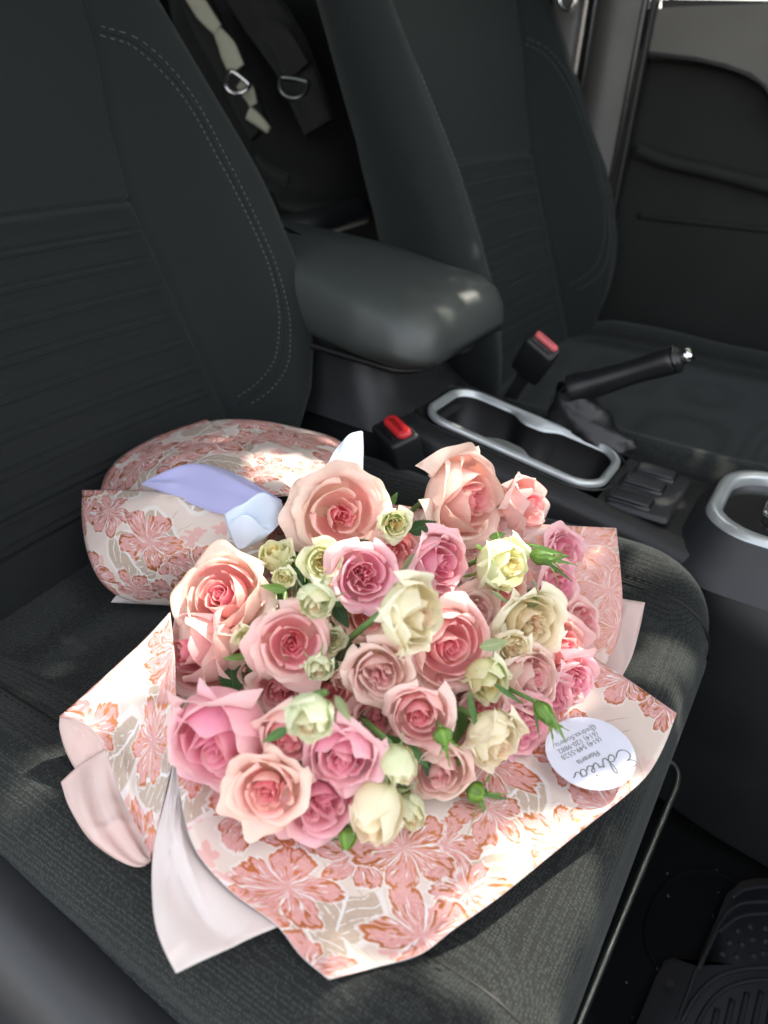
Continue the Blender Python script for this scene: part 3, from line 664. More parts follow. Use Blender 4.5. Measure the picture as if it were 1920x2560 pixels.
# ------------------------------------------------------------------ wrapping paper
def crv(pts, n, smooth=True):
    P = np.array([UZ(a, b, c) for a, b, c in pts])
    return smoothline(P, n) if (smooth and len(P) > 2) else smoothline(P[[0, -1]], n) if len(P) == 2 else np.stack([np.interp(np.linspace(0, len(P)-1, n), range(len(P)), P[:, i]) for i in range(3)], 1)
def sheet(name, bottom, top, left, right, mats, parent, nu=44, nv=36, bulge=0.0, uvo=(0, 0), rot=0.0, thick=.0005, rip=.0012, seed=0, flip=False):
    """Coons patch between four edge curves; bottom/top run left to right, left/right run bottom to top. mats=(front,back,rim)"""
    Bc, Tc = crv(bottom, nu), crv(top, nu); Lc, Rc = crv(left, nv), crv(right, nv)
    u = np.linspace(0, 1, nu)[:, None, None]; v = np.linspace(0, 1, nv)[None, :, None]
    Pt = (1-v)*Bc[:, None]+v*Tc[:, None]+(1-u)*Lc[None]+u*Rc[None]
    Pt = Pt-((1-u)*(1-v)*Bc[0]+u*(1-v)*Bc[-1]+(1-u)*v*Tc[0]+u*v*Tc[-1])
    if bulge: Pt = Pt+np.array([0, 0, 1.0])*bulge*(4*u*(1-u))*(4*v*(1-v))
    ed = (4*u*(1-u))**.5*(4*v*(1-v))**.5
    rg = np.random.default_rng(seed); w = 0
    for k in range(5):
        w = w+np.sin(u*rg.uniform(3, 11)+v*rg.uniform(3, 11)+rg.uniform(0, 6))*rip
    for k in range(5 if rip > 0 and name not in ('tail', 'loop', 'loop_underside') else 0):     # sharp creases left by folding
        a_ = rg.uniform(0, math.pi); c_ = rg.uniform(.15, .85, 2)
        d_ = np.abs((u-c_[0])*math.sin(a_)-(v-c_[1])*math.cos(a_)); w = w+rg.choice([-1, 1])*rg.uniform(.8, 2.2)*rip*np.exp(-d_/.035)
    Pt = Pt+np.array([0, 0, 1.0])*w*ed
    # arc-length uv in metres
    du = np.linalg.norm(np.diff(Pt, axis=0), axis=2).mean(1); dv = np.linalg.norm(np.diff(Pt, axis=1), axis=2).mean(0)
    U_ = np.concatenate([[0], np.cumsum(du)]); V_ = np.concatenate([[0], np.cumsum(dv)])
    c, s_ = math.cos(rot), math.sin(rot)
    uu, vv = np.meshgrid(U_, V_, indexing='ij')
    uv = np.stack([c*uu-s_*vv+uvo[0], s_*uu+c*vv+uvo[1]], -1).reshape(-1, 2)
    F = gfaces(nu, nv)
    if flip: F = [f[::-1] for f in F]
    o = obj(name, Pt.reshape(-1, 3), F, list(mats), parent, uv)
    md = o.modifiers.new("thickness", 'SOLIDIFY'); md.thickness = thick; md.offset = -1
    md.material_offset = 1; md.material_offset_rim = 2
    return o
wrap = thing("wrapping_paper", "floral printed gift paper in pink, copper and beige wrapped round the roses on the seat", "wrapping paper", (0, 0, 0))
PR, PR2, PR3 = (M['print'], M['paper'], M['edge']), (M['print2'], M['paperp'], M['edge']), (M['print3'], M['paperp'], M['edge'])
FL = True
PR4 = (M['print_backlit'], M['paperp'], M['edge'])
PB = (M['paper'], M['print'], M['edge']); PBP = (M['paperp'], M['print3'], M['edge'])
# front sheet: opens towards the seat front
sheet("front_sheet", [(822, 2447, .034), (935, 2418, .030), (1050, 2385, .028), (1130, 2325, .030), (1250, 2240, .034), (1380, 2135, .038), (1480, 2055, .040), (1560, 1992, .041), (1620, 1935, .045), (1660, 1865, .05), (1692, 1783, .054)],
      [(440, 1700, .05), (700, 1520, .045), (1000, 1400, .045), (1300, 1480, .05)],
      [(822, 2447, .034), (750, 2385, .034), (690, 2310, .036), (575, 2225, .042), (490, 2125, .05), (455, 2010, .058), (440, 1880, .062), (440, 1700, .05)],
      [(1692, 1783, .054), (1580, 1705, .054), (1470, 1632, .056), (1380, 1560, .055), (1300, 1480, .05)], PR, wrap, 70, 60, -.006, (0, 0), 0.0, seed=3)
# folded-back flap with the plain side up
sheet("folded_flap", [(440, 2432, .038), (500, 2404, .037), (560, 2376, .036), (630, 2343, .035), (700, 2314, .033)],
      [(438, 1872, .060), (441, 1874, .061), (444, 1876, .061)],
      [(440, 2432, .038), (408, 2370, .037), (386, 2300, .037), (379, 2200, .038), (385, 2110, .042), (405, 2030, .048), (425, 1950, .055), (438, 1872, .060)],
      [(700, 2314, .033), (585, 2232, .037), (500, 2130, .044), (464, 2020, .052), (450, 1930, .057), (444, 1876, .061)], PB, wrap, 30, 40, .004, (0, .3), .3, seed=4)
# left sheet, printed side in
sheet("side_sheet", [(376, 2150, .031), (352, 2085, .034), (315, 2015, .039), (285, 1940, .046), (262, 1870, .054), (235, 1825, .060), (195, 1800, .062), (150, 1790, .060)],
      [(438, 1880, .056), (440, 1760, .072), (436, 1640, .088), (425, 1530, .10)],
      [(376, 2150, .031), (382, 2130, .032), (400, 2040, .042), (422, 1950, .050), (438, 1880, .056)],
      [(150, 1790, .060), (220, 1728, .068), (290, 1665, .080), (360, 1600, .090), (425, 1530, .10)], PR3, wrap, 50, 40, -.006, (.2, .1), .8, seed=5, flip=True)
# its rolled-over rim, plain side showing
sheet("rolled_rim", [(152, 1955, .036), (172, 2015, .034), (215, 2088, .032), (262, 2130, .030), (310, 2158, .030), (345, 2168, .030), (366, 2162, .030), (376, 2150, .030)],
      [(262, 1872, .053), (275, 1905, .050), (288, 1945, .045), (302, 1985, .040), (317, 2018, .038), (335, 2055, .036), (355, 2090, .033), (376, 2150, .030)],
      [(152, 1955, .036), (195, 1915, .042), (232, 1890, .046), (262, 1872, .053)],
      [(376, 2150, .030), (376, 2150, .030)], PBP, wrap, 40, 24, .004, (.3, .4), .2, seed=6)
sheet("curled_corner", [(150, 1790, .059), (149, 1825, .048), (165, 1880, .038), (192, 1930, .034), (215, 1960, .033)],
      [(150, 1790, .059), (197, 1802, .061), (236, 1828, .058), (262, 1872, .052), (290, 1945, .044)],
      [(150, 1790, .059), (150, 1790, .059)],
      [(215, 1960, .033), (240, 1950, .036), (265, 1945, .038), (290, 1945, .044)], PBP, wrap, 26, 18, .003, (.1, .6), .5, seed=7)
# skirt of the wrap behind the ribbon, lying against the backrest
sheet("rear_skirt", [(250, 1225, .058), (268, 1180, .066), (310, 1135, .074), (370, 1100, .082), (430, 1075, .088), (515, 1047, .096)],
      [(600, 1250, .118), (640, 1240, .122), (690, 1235, .124), (740, 1230, .122)],
      [(250, 1225, .058), (380, 1235, .084), (500, 1245, .104), (600, 1250, .118)],
      [(515, 1047, .096), (600, 1110, .112), (680, 1180, .122), (740, 1230, .122)], PR2, wrap, 36, 30, .006, (.5, 0), .4, seed=8, flip=FL)
sheet("rear_skirt", [(500, 1062, .090), (545, 1049, .094), (640, 1050, .096), (740, 1068, .092), (830, 1092, .080), (880, 1128, .062), (905, 1180, .036), (910, 1230, .014)],
      [(640, 1250, .116), (700, 1240, .118), (760, 1240, .112), (800, 1255, .10), (820, 1280, .08)],
      [(500, 1062, .090), (560, 1130, .104), (610, 1200, .114), (640, 1250, .116)],
      [(910, 1230, .014), (890, 1250, .035), (860, 1268, .060), (820, 1280, .08)], PR2, wrap, 44, 30, .008, (.1, .3), 1.2, seed=9, flip=FL)
sheet("lower_skirt", [(205, 1225, .072), (204, 1290, .062), (213, 1360, .050), (232, 1420, .038), (262, 1465, .026), (305, 1495, .016), (370, 1510, .010), (440, 1514, .006)],
      [(640, 1238, .124), (660, 1280, .120), (670, 1330, .108), (660, 1380, .09), (640, 1430, .07), (600, 1470, .045), (560, 1500, .02)],
      [(205, 1225, .072), (340, 1226, .094), (480, 1232, .112), (640, 1238, .124)],
      [(440, 1514, .006), (480, 1512, .010), (520, 1508, .014), (560, 1500, .02)], PR2, wrap, 50, 40, .014, (.7, .2), 0, seed=10)
sheet("corner_tip", [(277, 1506, .004), (330, 1509, .005), (380, 1512, .005), (430, 1514, .006)],
      [(277, 1506, .004), (300, 1480, .014), (330, 1480, .018), (430, 1490, .022)],
      [(277, 1506, .004), (277, 1506, .004)], [(430, 1514, .006), (430, 1490, .022)], PB, wrap, 10, 6, 0, seed=11, rip=0)
# right rear sheets standing behind the roses
sheet("right_rear_sheet", [(1240, 1560, .045), (1330, 1600, .045), (1430, 1640, .043), (1510, 1672, .035)],
      [(1000, 1262, .085), (1150, 1290, .088), (1290, 1306, .088), (1380, 1312, .088), (1541, 1320, .084)],
      [(1240, 1560, .045), (1150, 1450, .05), (1060, 1340, .07), (1000, 1262, .085)],
      [(1510, 1672, .035), (1548, 1590, .044), (1556, 1500, .056), (1550, 1410, .070), (1541, 1320, .084)], PR4, wrap, 44, 34, -.008, (.35, .25), 2.1, seed=12)
sheet("rear_underlay", [(1420, 1660, .024), (1470, 1690, .022), (1510, 1700, .020), (1545, 1712, .018)],
      [(1480, 1490, .050), (1530, 1493, .050), (1570, 1499, .049), (1613, 1506, .048)],
      [(1420, 1660, .024), (1445, 1570, .036), (1480, 1490, .050)],
      [(1545, 1712, .018), (1580, 1640, .026), (1600, 1570, .037), (1613, 1506, .048)], (M['paperp'], M['print2'], M['edge']), wrap, 20, 20, 0, (.3, .9), 1.2, seed=13)
sheet("under_sheet", [(560, 1900, .02), (800, 2150, .018), (1100, 2100, .02), (1380, 1850, .02)],
      [(700, 1260, .05), (800, 1240, .05), (900, 1250, .05), (1040, 1270, .06)],
      [(560, 1900, .02), (500, 1700, .03), (520, 1500, .03), (700, 1260, .05)],
      [(1380, 1850, .02), (1400, 1650, .025), (1250, 1450, .03), (1040, 1270, .06)], PR, wrap, 20, 20, 0, seed=14)

# satin ribbon
rib = thing("ribbon", "shiny white and lavender satin ribbon tied round the stems of the bouquet", "ribbon", (0, 0, 0))
RB = (M['satin'], M['satin'], M['satin']); RW = (M['satinw'],)*3
sheet("tail", [(352, 1212, .100), (420, 1236, .106), (500, 1268, .112), (565, 1286, .118), (640, 1285, .126), (706, 1262, .130)],
      [(352, 1210, .100), (420, 1180, .114), (485, 1160, .122), (545, 1168, .126), (620, 1200, .132), (704, 1250, .132)],
      [(352, 1212, .100), (352, 1210, .100)], [(706, 1262, .130), (704, 1250, .132)], RB, rib, 50, 24, .008, seed=20, thick=.0003, rip=.0022)
sheet("loop", [(598, 1372, .118), (630, 1362, .120), (668, 1340, .124), (706, 1300, .130)],
      [(561, 1284, .138), (600, 1262, .146), (650, 1252, .144), (704, 1256, .132)],
      [(598, 1372, .118), (580, 1350, .122), (568, 1318, .130), (561, 1284, .138)],
      [(706, 1300, .130), (712, 1285, .132), (708, 1268, .133), (704, 1256, .132)], RW, rib, 60, 40, .012, seed=21, thick=.0003, rip=.0038)
sheet("loop_underside", [(598, 1372, .117), (615, 1366, .106), (650, 1345, .104), (706, 1306, .124)],
      [(604, 1362, .112), (640, 1330, .116), (670, 1312, .120), (706, 1298, .128)],
      [(598, 1372, .117), (604, 1362, .112)], [(706, 1306, .124), (706, 1298, .128)], RW, rib, 20, 8, .0, seed=22, thick=.0003)
sheet("tail", [(800, 1225, .120), (840, 1215, .120), (880, 1205, .118), (908, 1196, .112)],
      [(903, 1077, .150), (905, 1078, .150), (906, 1079, .150), (907, 1080, .150)],
      [(800, 1225, .120), (815, 1170, .132), (850, 1110, .144), (903, 1077, .150)],
      [(908, 1196, .112), (908, 1160, .124), (909, 1120, .138), (907, 1080, .150)], RW, rib, 20, 22, .006, seed=23, thick=.0003, rip=.0015)
V, F = merge([tube(smoothline([TIE+np.array([.0, .0, 0])+np.array([math.cos(R_(YAW))*0, .0, 0])+.034*(math.cos(a)*np.array([.6, .75, 0])+math.sin(a)*np.array([0, 0, .8])) for a in np.linspace(0, 6.28, 14)], 40), .006, 8)])
obj("band", V, F, M['satinw'], rib)

# ------------------------------------------------------------------ florist's card
cc = UZ(1475, 1880, .0); 
def card():
    c0 = UZ(1475, 1882, .0535); d = .0275
    root = thing("card", "round white card printed with a handwritten name and phone numbers on the paper corner", "card", c0.tolist())
    nx = UZ(1690, 1783, .056)-UZ(1250, 2240, .038); nv = np.cross(nx, UZ(1300, 1700, .05)-UZ(1250, 2240, .038)); nv /= np.linalg.norm(nv)
    if nv[2] < 0: nv = -nv
    ex = UZ(1445, 1925, .0535)-UZ(1530, 1888, .0535); ex -= nv*(ex@nv); ex /= np.linalg.norm(ex); ey = np.cross(nv, ex)
    Bm = np.stack([ex, ey, nv], 1); n = 64
    V = [(0, 0, .0004)]; uv = [(.5, .5)]
    for rr, zz in ((d*.5, .0004), (d, .0004), (d, 0)):
        for k in range(n): V.append((rr*math.cos(k*6.2832/n), rr*math.sin(k*6.2832/n), zz+.0006)); uv.append((.5+V[-1][0], .5+V[-1][1]))
    F = [[0, 1+k, 1+(k+1) % n] for k in range(n)]
    for g in range(2):
        for k in range(n): F.append([1+g*n+k, 1+(g+1)*n+k, 1+(g+1)*n+(k+1) % n, 1+g*n+(k+1) % n])
    obj("disc", np.array(V)@Bm.T, F, M['card'], root, uv, smooth=False)
    def txt(s, x, y, size, sx=1.0):
        cu = bpy.data.curves.new("lettering", 'FONT'); cu.body = s; cu.size = size; cu.align_x = 'CENTER'; cu.extrude = .00002; cu.resolution_u = 3
        o = bpy.data.objects.new("lettering", cu); COL.objects.link(o)
        bpy.context.view_layer.update()
        me = bpy.data.meshes.new_from_object(o.evaluated_get(bpy.context.evaluated_depsgraph_get())); COL.objects.unlink(o); bpy.data.objects.remove(o)
        co = np.empty(len(me.vertices)*3); me.vertices.foreach_get("co", co); co = co.reshape(-1, 3); co[:, 0] *= sx; co += np.array([x, y, .00108])
        me.vertices.foreach_set("co", (co@Bm.T).ravel()); me.update(); me.name = "lettering"
        link("lettering", me, M['ink'], root)
    txt("Florería", .004, .0012, .0054)
    txt("(614) 549-5528", .003, -.0062, .0050); txt("(614) 120-9882", .002, -.0108, .0050); txt("@edrea.floreria", .000, -.0154, .0050)
    # handwritten name drawn as pen strokes (units: x-height = 1)
    strokes = [
     [(1.3, 2.75), (.75, 3.05), (.15, 2.9), (.0, 2.4), (.35, 2.0), (.85, 1.85), (.3, 1.75), (-.15, 1.2), (-.05, .45), (.5, .05), (1.1, .2), (1.7, .75)],
     [(2.75, .85), (2.35, 1.05), (1.9, .75), (1.85, .2), (2.2, .0), (2.65, .4), (3.0, 1.3), (3.25, 2.4), (3.1, 2.85), (2.85, 2.3), (2.8, 1.0), (2.9, .2), (3.2, .05), (3.6, .5)],
     [(3.6, .5), (3.85, 1.05), (3.95, 1.15), (4.05, .9), (4.4, .95), (4.3, .4), (4.45, .05), (4.8, .2), (5.1, .5)],
     [(5.1, .5), (5.5, .75), (5.6, 1.05), (5.35, 1.15), (5.1, .7), (5.2, .15), (5.6, .02), (6.1, .5)],
     [(7.05, .9), (6.7, 1.08), (6.3, .8), (6.25, .2), (6.6, .0), (6.95, .4), (7.1, 1.05), (7.1, .3), (7.4, .02), (7.9, .45), (8.2, .5)],
     [(5.45, 1.72), (5.47, 1.78), (5.5, 1.74)]]
    parts = []
    for st in strokes:
        P3 = smoothline([((a-4.0)*.0050+.0005, b*.0044+.0078, .0011) for a, b in st], 60 if len(st) > 3 else 6)
        wd = .00030+.00014*np.abs(np.sin(np.linspace(0, 9, len(P3)))) if len(st) > 3 else np.full(len(P3), .0006)
        V, F = tube(P3, wd, 6); parts.append((np.array(V)*np.array([1, 1, .15])+np.array([0, 0, .0009]), F))
    V, F = merge(parts); obj("handwriting", np.array(V)@Bm.T, F, M['ink'], root)
card()

# ------------------------------------------------------------------ car seats
YC = .42
def interp(z, zs, vs): return np.interp(z, zs, vs)
def sm(x): x = np.clip(x, 0, 1); return x*x*(3-2*x)
def halfw(z):  return interp(z, [-.06, .0, .04, .08, .15, .2, .27, .33, .41, .457, .55, .7], [.225, .238, .252, .275, .302, .312, .318, .316, .310, .307, .285, .24])
def protr(z):  return interp(z, [-.06, .0, .04, .08, .12, .16, .22, .30, .38, .46, .55, .7], [.015, .03, .05, .068, .080, .086, .086, .078, .06, .042, .025, .0])
def seamw(z):  return interp(z, [-.1, .24, .27, .34, .41, .50], [.176, .178, .178, .194, .218, .235])
HSEAM = .272
def back_x(y, z):
    """front surface of the backrest"""
    d = np.abs(y-YC); w = halfw(z); s_ = seamw(z)
    x = -.535-.55*z + .010*(d/.2)**2
    q = np.clip((d-s_+.006)/(w-s_+.006), 0, 1)
    bp = protr(z)*np.where(q < .60, sm(q/.60), 1.0)
    x = x+bp
    x = x-.0055*np.exp(-((d-s_)/.0035)**2)                         # long seam
    inn = (d < s_)
    zz = z-.02*(d/.2)**2*0
    for k in range(9):
        z0 = HSEAM-.028-k*.0265
        for dz in (-.0032, .0032):
            x = x-np.where(inn, .0048*np.exp(-((zz-z0-dz)/.0016)**2)*sm((s_-d)/.035), 0)
    x = x+np.where(inn, .0045*sm((HSEAM-z)/.004+.5)*0 - .006*np.exp(-((z-HSEAM)/.003)**2), 0)
    # puffiness between the stripe pairs
    x = x+np.where(inn & (z < HSEAM) & (z > HSEAM-.24), -.0022*sm((s_-d)/.035)*np.cos((z-HSEAM+.028)/.0265*2*math.pi+math.pi), 0)
    return x
STITCH = None
def make_seat(label):
    root = thing("car_seat", label, "car seat", (0, 0, -.30), "front seats of the car")
    up = np.array([0, 0, .30])
    # --- backrest cover: cross sections at many heights, wrapped round the side to the rear
    zs = np.concatenate([np.linspace(-.08, .0, 16), np.linspace(.002, .30, 240), np.linspace(.303, .70, 90)])
    dd = np.concatenate([np.linspace(0, .17, 18), np.linspace(.1725, .245, 44), np.linspace(.25, 1.0, 2)[:0]])
    nf = 26; na = 12
    prof_n = len(dd)
    rows = []
    for z in zs:
        w = float(halfw(z)); rr = .030; ys = []; xs = []
        s_ = float(seamw(z))
        dl = np.concatenate([np.linspace(0, s_-.02, 16), np.linspace(s_-.018, s_+.012, 20), np.linspace(s_+.015, w-rr, 16)])
        x = back_x(YC+dl, np.full(len(dl), z))
        xe = x[-1]; ye = dl[-1]
        a = np.linspace(0, math.pi*.5, na)[1:]
        ax_ = xe-rr*1.5*(1-np.cos(a)); ay = ye+rr*np.sin(a)
        # side going rearwards and the back shell
        th = float(np.interp(z, [0, .2, .47, .7], [.12, .10, .055, .05]))
        bx = np.array([ax_[-1]-.02, ax_[-1]-.04, ax_[-1]-th, ax_[-1]-th-.015, ax_[-1]-th-.02]); by = np.array([w-.002, w-.008, w-.02, w-.05, 0.0])
        X = np.concatenate([x, ax_, bx]); Y = np.concatenate([dl, ay, by])
        rows.append(np.stack([np.concatenate([X[::-1][:-1], X]), YC+np.concatenate([-Y[::-1][:-1], Y]), np.full(2*len(X)-1, z)], 1))
    A = np.array(rows)                       # z, profile, 3
    nz, npz = A.shape[:2]
    # lower end rolled under, upper end rolled back
    uv = np.stack([A[..., 1].ravel(), A[..., 2].ravel()], 1)
    F = gfaces(nz, npz)
    obj("backrest", A.reshape(-1, 3)+up, F, M['back'], root, uv)
    # ribbed centre panel is its own darker cloth, 2 mm proud
    zc = np.linspace(-.02, HSEAM-.004, 260); yc = np.linspace(-.165, .165, 60)
    G = []
    for z in zc:
        ww = float(seamw(z))-.006
        y = YC+np.linspace(-ww, ww, 60); G.append(np.stack([back_x(y, np.full(60, z))+.0016*np.clip((ww-np.abs(y-YC))/.003, 0, 1), y, np.full(60, z)], 1))
    G = np.array(G); obj("ribbed_panel", G.reshape(-1, 3)+up, gfaces(260, 60), M['panel'], root, np.stack([G[..., 1].ravel(), G[..., 2].ravel()], 1))
    # double stitching with a piping groove on each bolster
    st = [(.646, .426), (.664, .417), (.674, .390), (.678, .357), (.676, .306), (.676, .249), (.672, .199), (.662, .159), (.646, .118), (.628, .090), (.608, .069)]
    for sgn in (1, -1):
        for off in (-.0045, .0045):
            L = smoothline(np.array([(y, z, 0) for y, z in st]), 420)
            T = np.gradient(L, axis=0); T /= np.linalg.norm(T, axis=1)[:, None]
            Ny = -T[:, 1]; Nz = T[:, 0]
            y = L[:, 0]+Ny*off; z = L[:, 1]+Nz*off
            x = back_x(y, z)+.0004; parts = []
            for k in range(0, 414, 6):
                seg = np.stack([x[k:k+4], YC+sgn*(y[k:k+4]-YC), z[k:k+4]], 1); parts.append(tube(seg, .0005, 5))
            V, F = merge(parts); tag(obj("stitching", np.array(V)+up, F, M['thread'], root), kind="stuff")
        L = smoothline(np.array([(y, z, 0) for y, z in st]), 120); y = L[:, 0]; z = L[:, 1]
        V, F = tube(np.stack([back_x(y, z)-.0002, YC+sgn*(y-YC), z], 1), .0011, 6); obj("piping", np.array(V)+up, F, M['panel'], root)
    # --- cushion
    def rr_pt(a, hx, hy, r):  # rounded rectangle by angle
        pass
    n = 360; cx0, cx1, cy0, cy1 = -.58, -.004, .128, .700
    cxm, cym, hx, hy = (cx0+cx1)/2, (cy0+cy1)/2, (cx1-cx0)/2, (cy1-cy0)/2
    def outline(ins):
        r = max(.085-ins*.8, .012); hxx, hyy = hx-ins, hy-ins
        L1, L2, La = 2*(hyy-r), 2*(hxx-r), math.pi/2*r
        tot = 2*(L1+L2)+4*La; P = []
        for k in range(n):
            s_ = tot*k/n; 
            for (kind, Ls, cx_, cy_, a0, dx, dy) in ((0, L1, hxx, -hyy+r, 0, 0, 1), (1, La, hxx-r, hyy-r, 0, 0, 0), (0, L2, hxx-r, hyy, 0, -1, 0), (1, La, -hxx+r, hyy-r, 90, 0, 0),
                                                    (0, L1, -hxx, hyy-r, 0, 0, -1), (1, La, -hxx+r, -hyy+r, 180, 0, 0), (0, L2, -hxx+r, -hyy, 0, 1, 0), (1, La, hxx-r, -hyy+r, 270, 0, 0)):
                if s_ <= Ls:
                    if kind: a = R_(a0)+s_/r; P.append((cxm+cx_+r*math.cos(a), cym+cy_+r*math.sin(a)))
                    else: P.append((cxm+cx_+dx*s_, cym+cy_+dy*s_))
                    break
                s_ -= Ls
            else: P.append((cxm+hxx, cym-hyy+r))
        return np.array(P)
    def top_z(x, y):
        d = np.abs(y-cym); side = sm((d-.165)/.075)
        z = -.006+.030*side*sm((x+.56)/.1)
        z = z-.0030*np.exp(-((d-.200)/.007)**2)
        z = z+.010*sm((x+.20)/.16)*(1-side*.4)
        return z
    rings = [(-.135, .045), (-.125, .012), (-.10, .004), (-.07, .0), (-.05, .0), (-.035, .002), (-.024, .006)]
    V = []; 
    for z, ins in rings:
        o = outline(ins); V.append(np.column_stack([o, np.full(n, z)]))
    for k in range(1, 15):
        a = k/14*math.pi/2; ins = .006+.042*(1-math.cos(a)); o = outline(ins)
        tz = top_z(o[:, 0], o[:, 1]); V.append(np.column_stack([o, -.024+(tz+.024)*math.sin(a)]))
    for k in range(1, 110):
        f = k/109; o = outline(.048); o = np.column_stack([cxm+(o[:, 0]-cxm)*(1-f), cym+(o[:, 1]-cym)*(1-f)])
        V.append(np.column_stack([o, top_z(o[:, 0], o[:, 1])]))
    nr = len(V); V = np.concatenate(V); F = gfaces(nr, n, False, True)
    V[:, 2] += .002*np.sin(V[:, 0]*23+1)*np.sin(V[:, 1]*17)
    obj("cushion", V+up, F, M['seat'], root)
    # dark seams where the bolsters meet the centre
    for sgn in (-1, 1):
        xs = np.concatenate([np.linspace(-.46, -.052, 80)]); y = cym+sgn*.200+0*xs; z = top_z(xs, y)+.002*np.sin(xs*23+1)*np.sin(y*17)
        a_ = np.linspace(0, math.pi/2, 14)[1:]; xe = -.052+.047*np.sin(a_); ze = z[-1]-.05*(1-np.cos(a_))
        P_ = np.column_stack([np.concatenate([xs, xe]), np.full(93, cym+sgn*.2), np.concatenate([z, ze])+.0002]); V_, F_ = tube(P_, .0012, 6)
        obj('seam', np.array(V_)+up, F_, M['dark'], root)
    # stitches along the bolster seams and the front cross seam
    for sgn in (-1, 1):
        for off in (.006,):
            xs = np.linspace(-.44, -.06, 330); parts = []
            y = cym+sgn*(.200+off)+0*xs; z = top_z(xs, y)+.002*np.sin(xs*23+1)*np.sin(y*17)+.0006
            for k in range(0, 324, 6): parts.append(tube(np.stack([xs[k:k+4], y[k:k+4], z[k:k+4]], 1), .0004, 5))
            V, F = merge(parts); tag(obj("stitching", np.array(V)+up, F, M['panel'], root), kind="stuff")
    # lower frame and runners
    V, F = merge([rbox(-.28, YC, .04, .40, .46, .12, .02), rbox(-.28, .20, -.055, .46, .03, .05, .006), rbox(-.28, .62, -.055, .46, .03, .05, .006)])
    obj("seat_frame", np.array(V)+up-np.array([0, 0, .20]), F, M['dark'], root)
    return root
def copy_tree(o, parent=None):
    c = o.copy(); COL.objects.link(c)
    if parent is not None: c.parent = parent
    for ch in list(o.children): copy_tree(ch, c)
    return c
seat = make_seat("near charcoal cloth passenger seat with ribbed panel on which the bouquet lies")
far = copy_tree(seat); far.location = (.115, .752, -.30)
_T = Matrix.Translation((-.50, YC, .30)) @ Matrix.Rotation(R_(6.5), 4, 'Y') @ Matrix.Diagonal((1, .99, 1, 1)) @ Matrix.Translation((.50, -YC, -.30))
for ch in far.children:      # the driver's backrest stands more upright
    if ch.name.split(".")[0] in ("backrest", "ribbed_panel", "piping") or (ch.name.startswith("stitching") and ch.data.materials[0] == M['thread']): ch.matrix_basis = _T
far["label"] = "far charcoal cloth driver seat behind the armrest and handbrake"

# ------------------------------------------------------------------ side trim of the near seat, door sill, floor
def sweep(path, prof, closed=False):
    """path (n,3); prof list of (side, up) offsets; side = horizontal normal to the path"""
    P = np.asarray(path); T = np.gradient(P, axis=0); T[:, 2] = 0; T /= np.linalg.norm(T, axis=1)[:, None]
    N = np.stack([T[:, 1], -T[:, 0], 0*T[:, 0]], 1); V = []
    for k in range(len(P)):
        for a, b in prof: V.append(P[k]+N[k]*a+np.array([0, 0, b]))
    return np.array(V), gfaces(len(P), len(prof), False, closed)
tr = thing("seat_side_trim", "black grained plastic side cover along the door side of the near seat", "seat trim", (-.25, .10, -.2))
o_ = np.array([-.25, .10, -.2])
pth = smoothline([(-.62, .150, -.02), (-.45, .134, -.022), (-.36, .126, -.026), (-.28, .120, -.034), (-.20, .118, -.044), (-.12, .120, -.054), (-.05, .125, -.062)], 60)
pr = [(-.03, -.10), (-.028, -.02), (-.022, .006), (-.010, .016), (.008, .018), (.022, .010), (.030, -.004), (.034, -.022), (.036, -.040), (.0345, -.044), (.036, -.048), (.038, -.08), (.034, -.13), (.02, -.16)]
pr = smoothline([(a, b, 0) for a, b in pr], 50)[:, :2]
V, F = sweep(pth, pr); F = [f[::-1] for f in F]
obj("cover", V-o_, F, M['trim'], tr)
V, F = tube(pth+np.array([.0, -.037, -.043]), .0016, 6); obj("groove_bead", np.array(V)-o_, F, M['dark'], tr)
V, F = merge([rbox(-.35, .75, -.335, 2.6, 1.66, .02, .004)]); tag(obj("floor", V, F, M['carpet']), kind="structure")
V, F = merge([rbox(-.2, -.02, -.27, 1.7, .10, .12, .02)]); tag(obj("door_sill", V, F, M['dark']), "black plastic door sill below the seat side cover", "door sill")
# slide bar under the front edge of the seat
bar = thing("seat_slide_bar", "thin round metal slide bar in front of the seat cushion", "slide bar", (.0, .5, -.12))
pts = smoothline([UZ(1560, 1890, -.10), UZ(1640, 1893, -.10), UZ(1672, 1905, -.10), UZ(1692, 1928, -.10), UZ(1690, 1965, -.10), UZ(1668, 2020, -.10), UZ(1560, 2280, -.10), UZ(1440, 2572, -.10), UZ(1380, 2720, -.10)], 90)
V, F = tube(pts-np.array([.0, .5, -.12]), .0029, 12); obj("rod", V, F, M['steel'], bar)

# rubber mat, lower right
mat_ = thing("floor_mat", "black rubber floor mat with studs and ribs in the front footwell", "floor mat", UZ(1850, 2500, -.318).tolist())
mo = UZ(1850, 2500, -.318)
def MP(px, py, dz=0.0): return UZ(px, py, -.318)-mo+np.array([0, 0, dz])
def plate(name, pts, z0, z1, mt, parent, n=60, sm_=True):
    L = smoothline([MP(*p) for p in pts], n) if sm_ else np.array([MP(*p) for p in pts]); n = len(L); c = L.mean(0)
    rings = [L*1.0+[0, 0, z0], L+[0, 0, z1-.0015], L+(c-L)*.006+[0, 0, z1]]
    V = np.concatenate(rings+[[c+[0, 0, z1]]]); F = []
    for g in range(2):
        for k in range(n): F.append([g*n+k, g*n+(k+1) % n, (g+1)*n+(k+1) % n, (g+1)*n+k])
    for k in range(n): F.append([2*n+k, 2*n+(k+1) % n, 3*n])
    return obj(name, V, F, mt, parent)
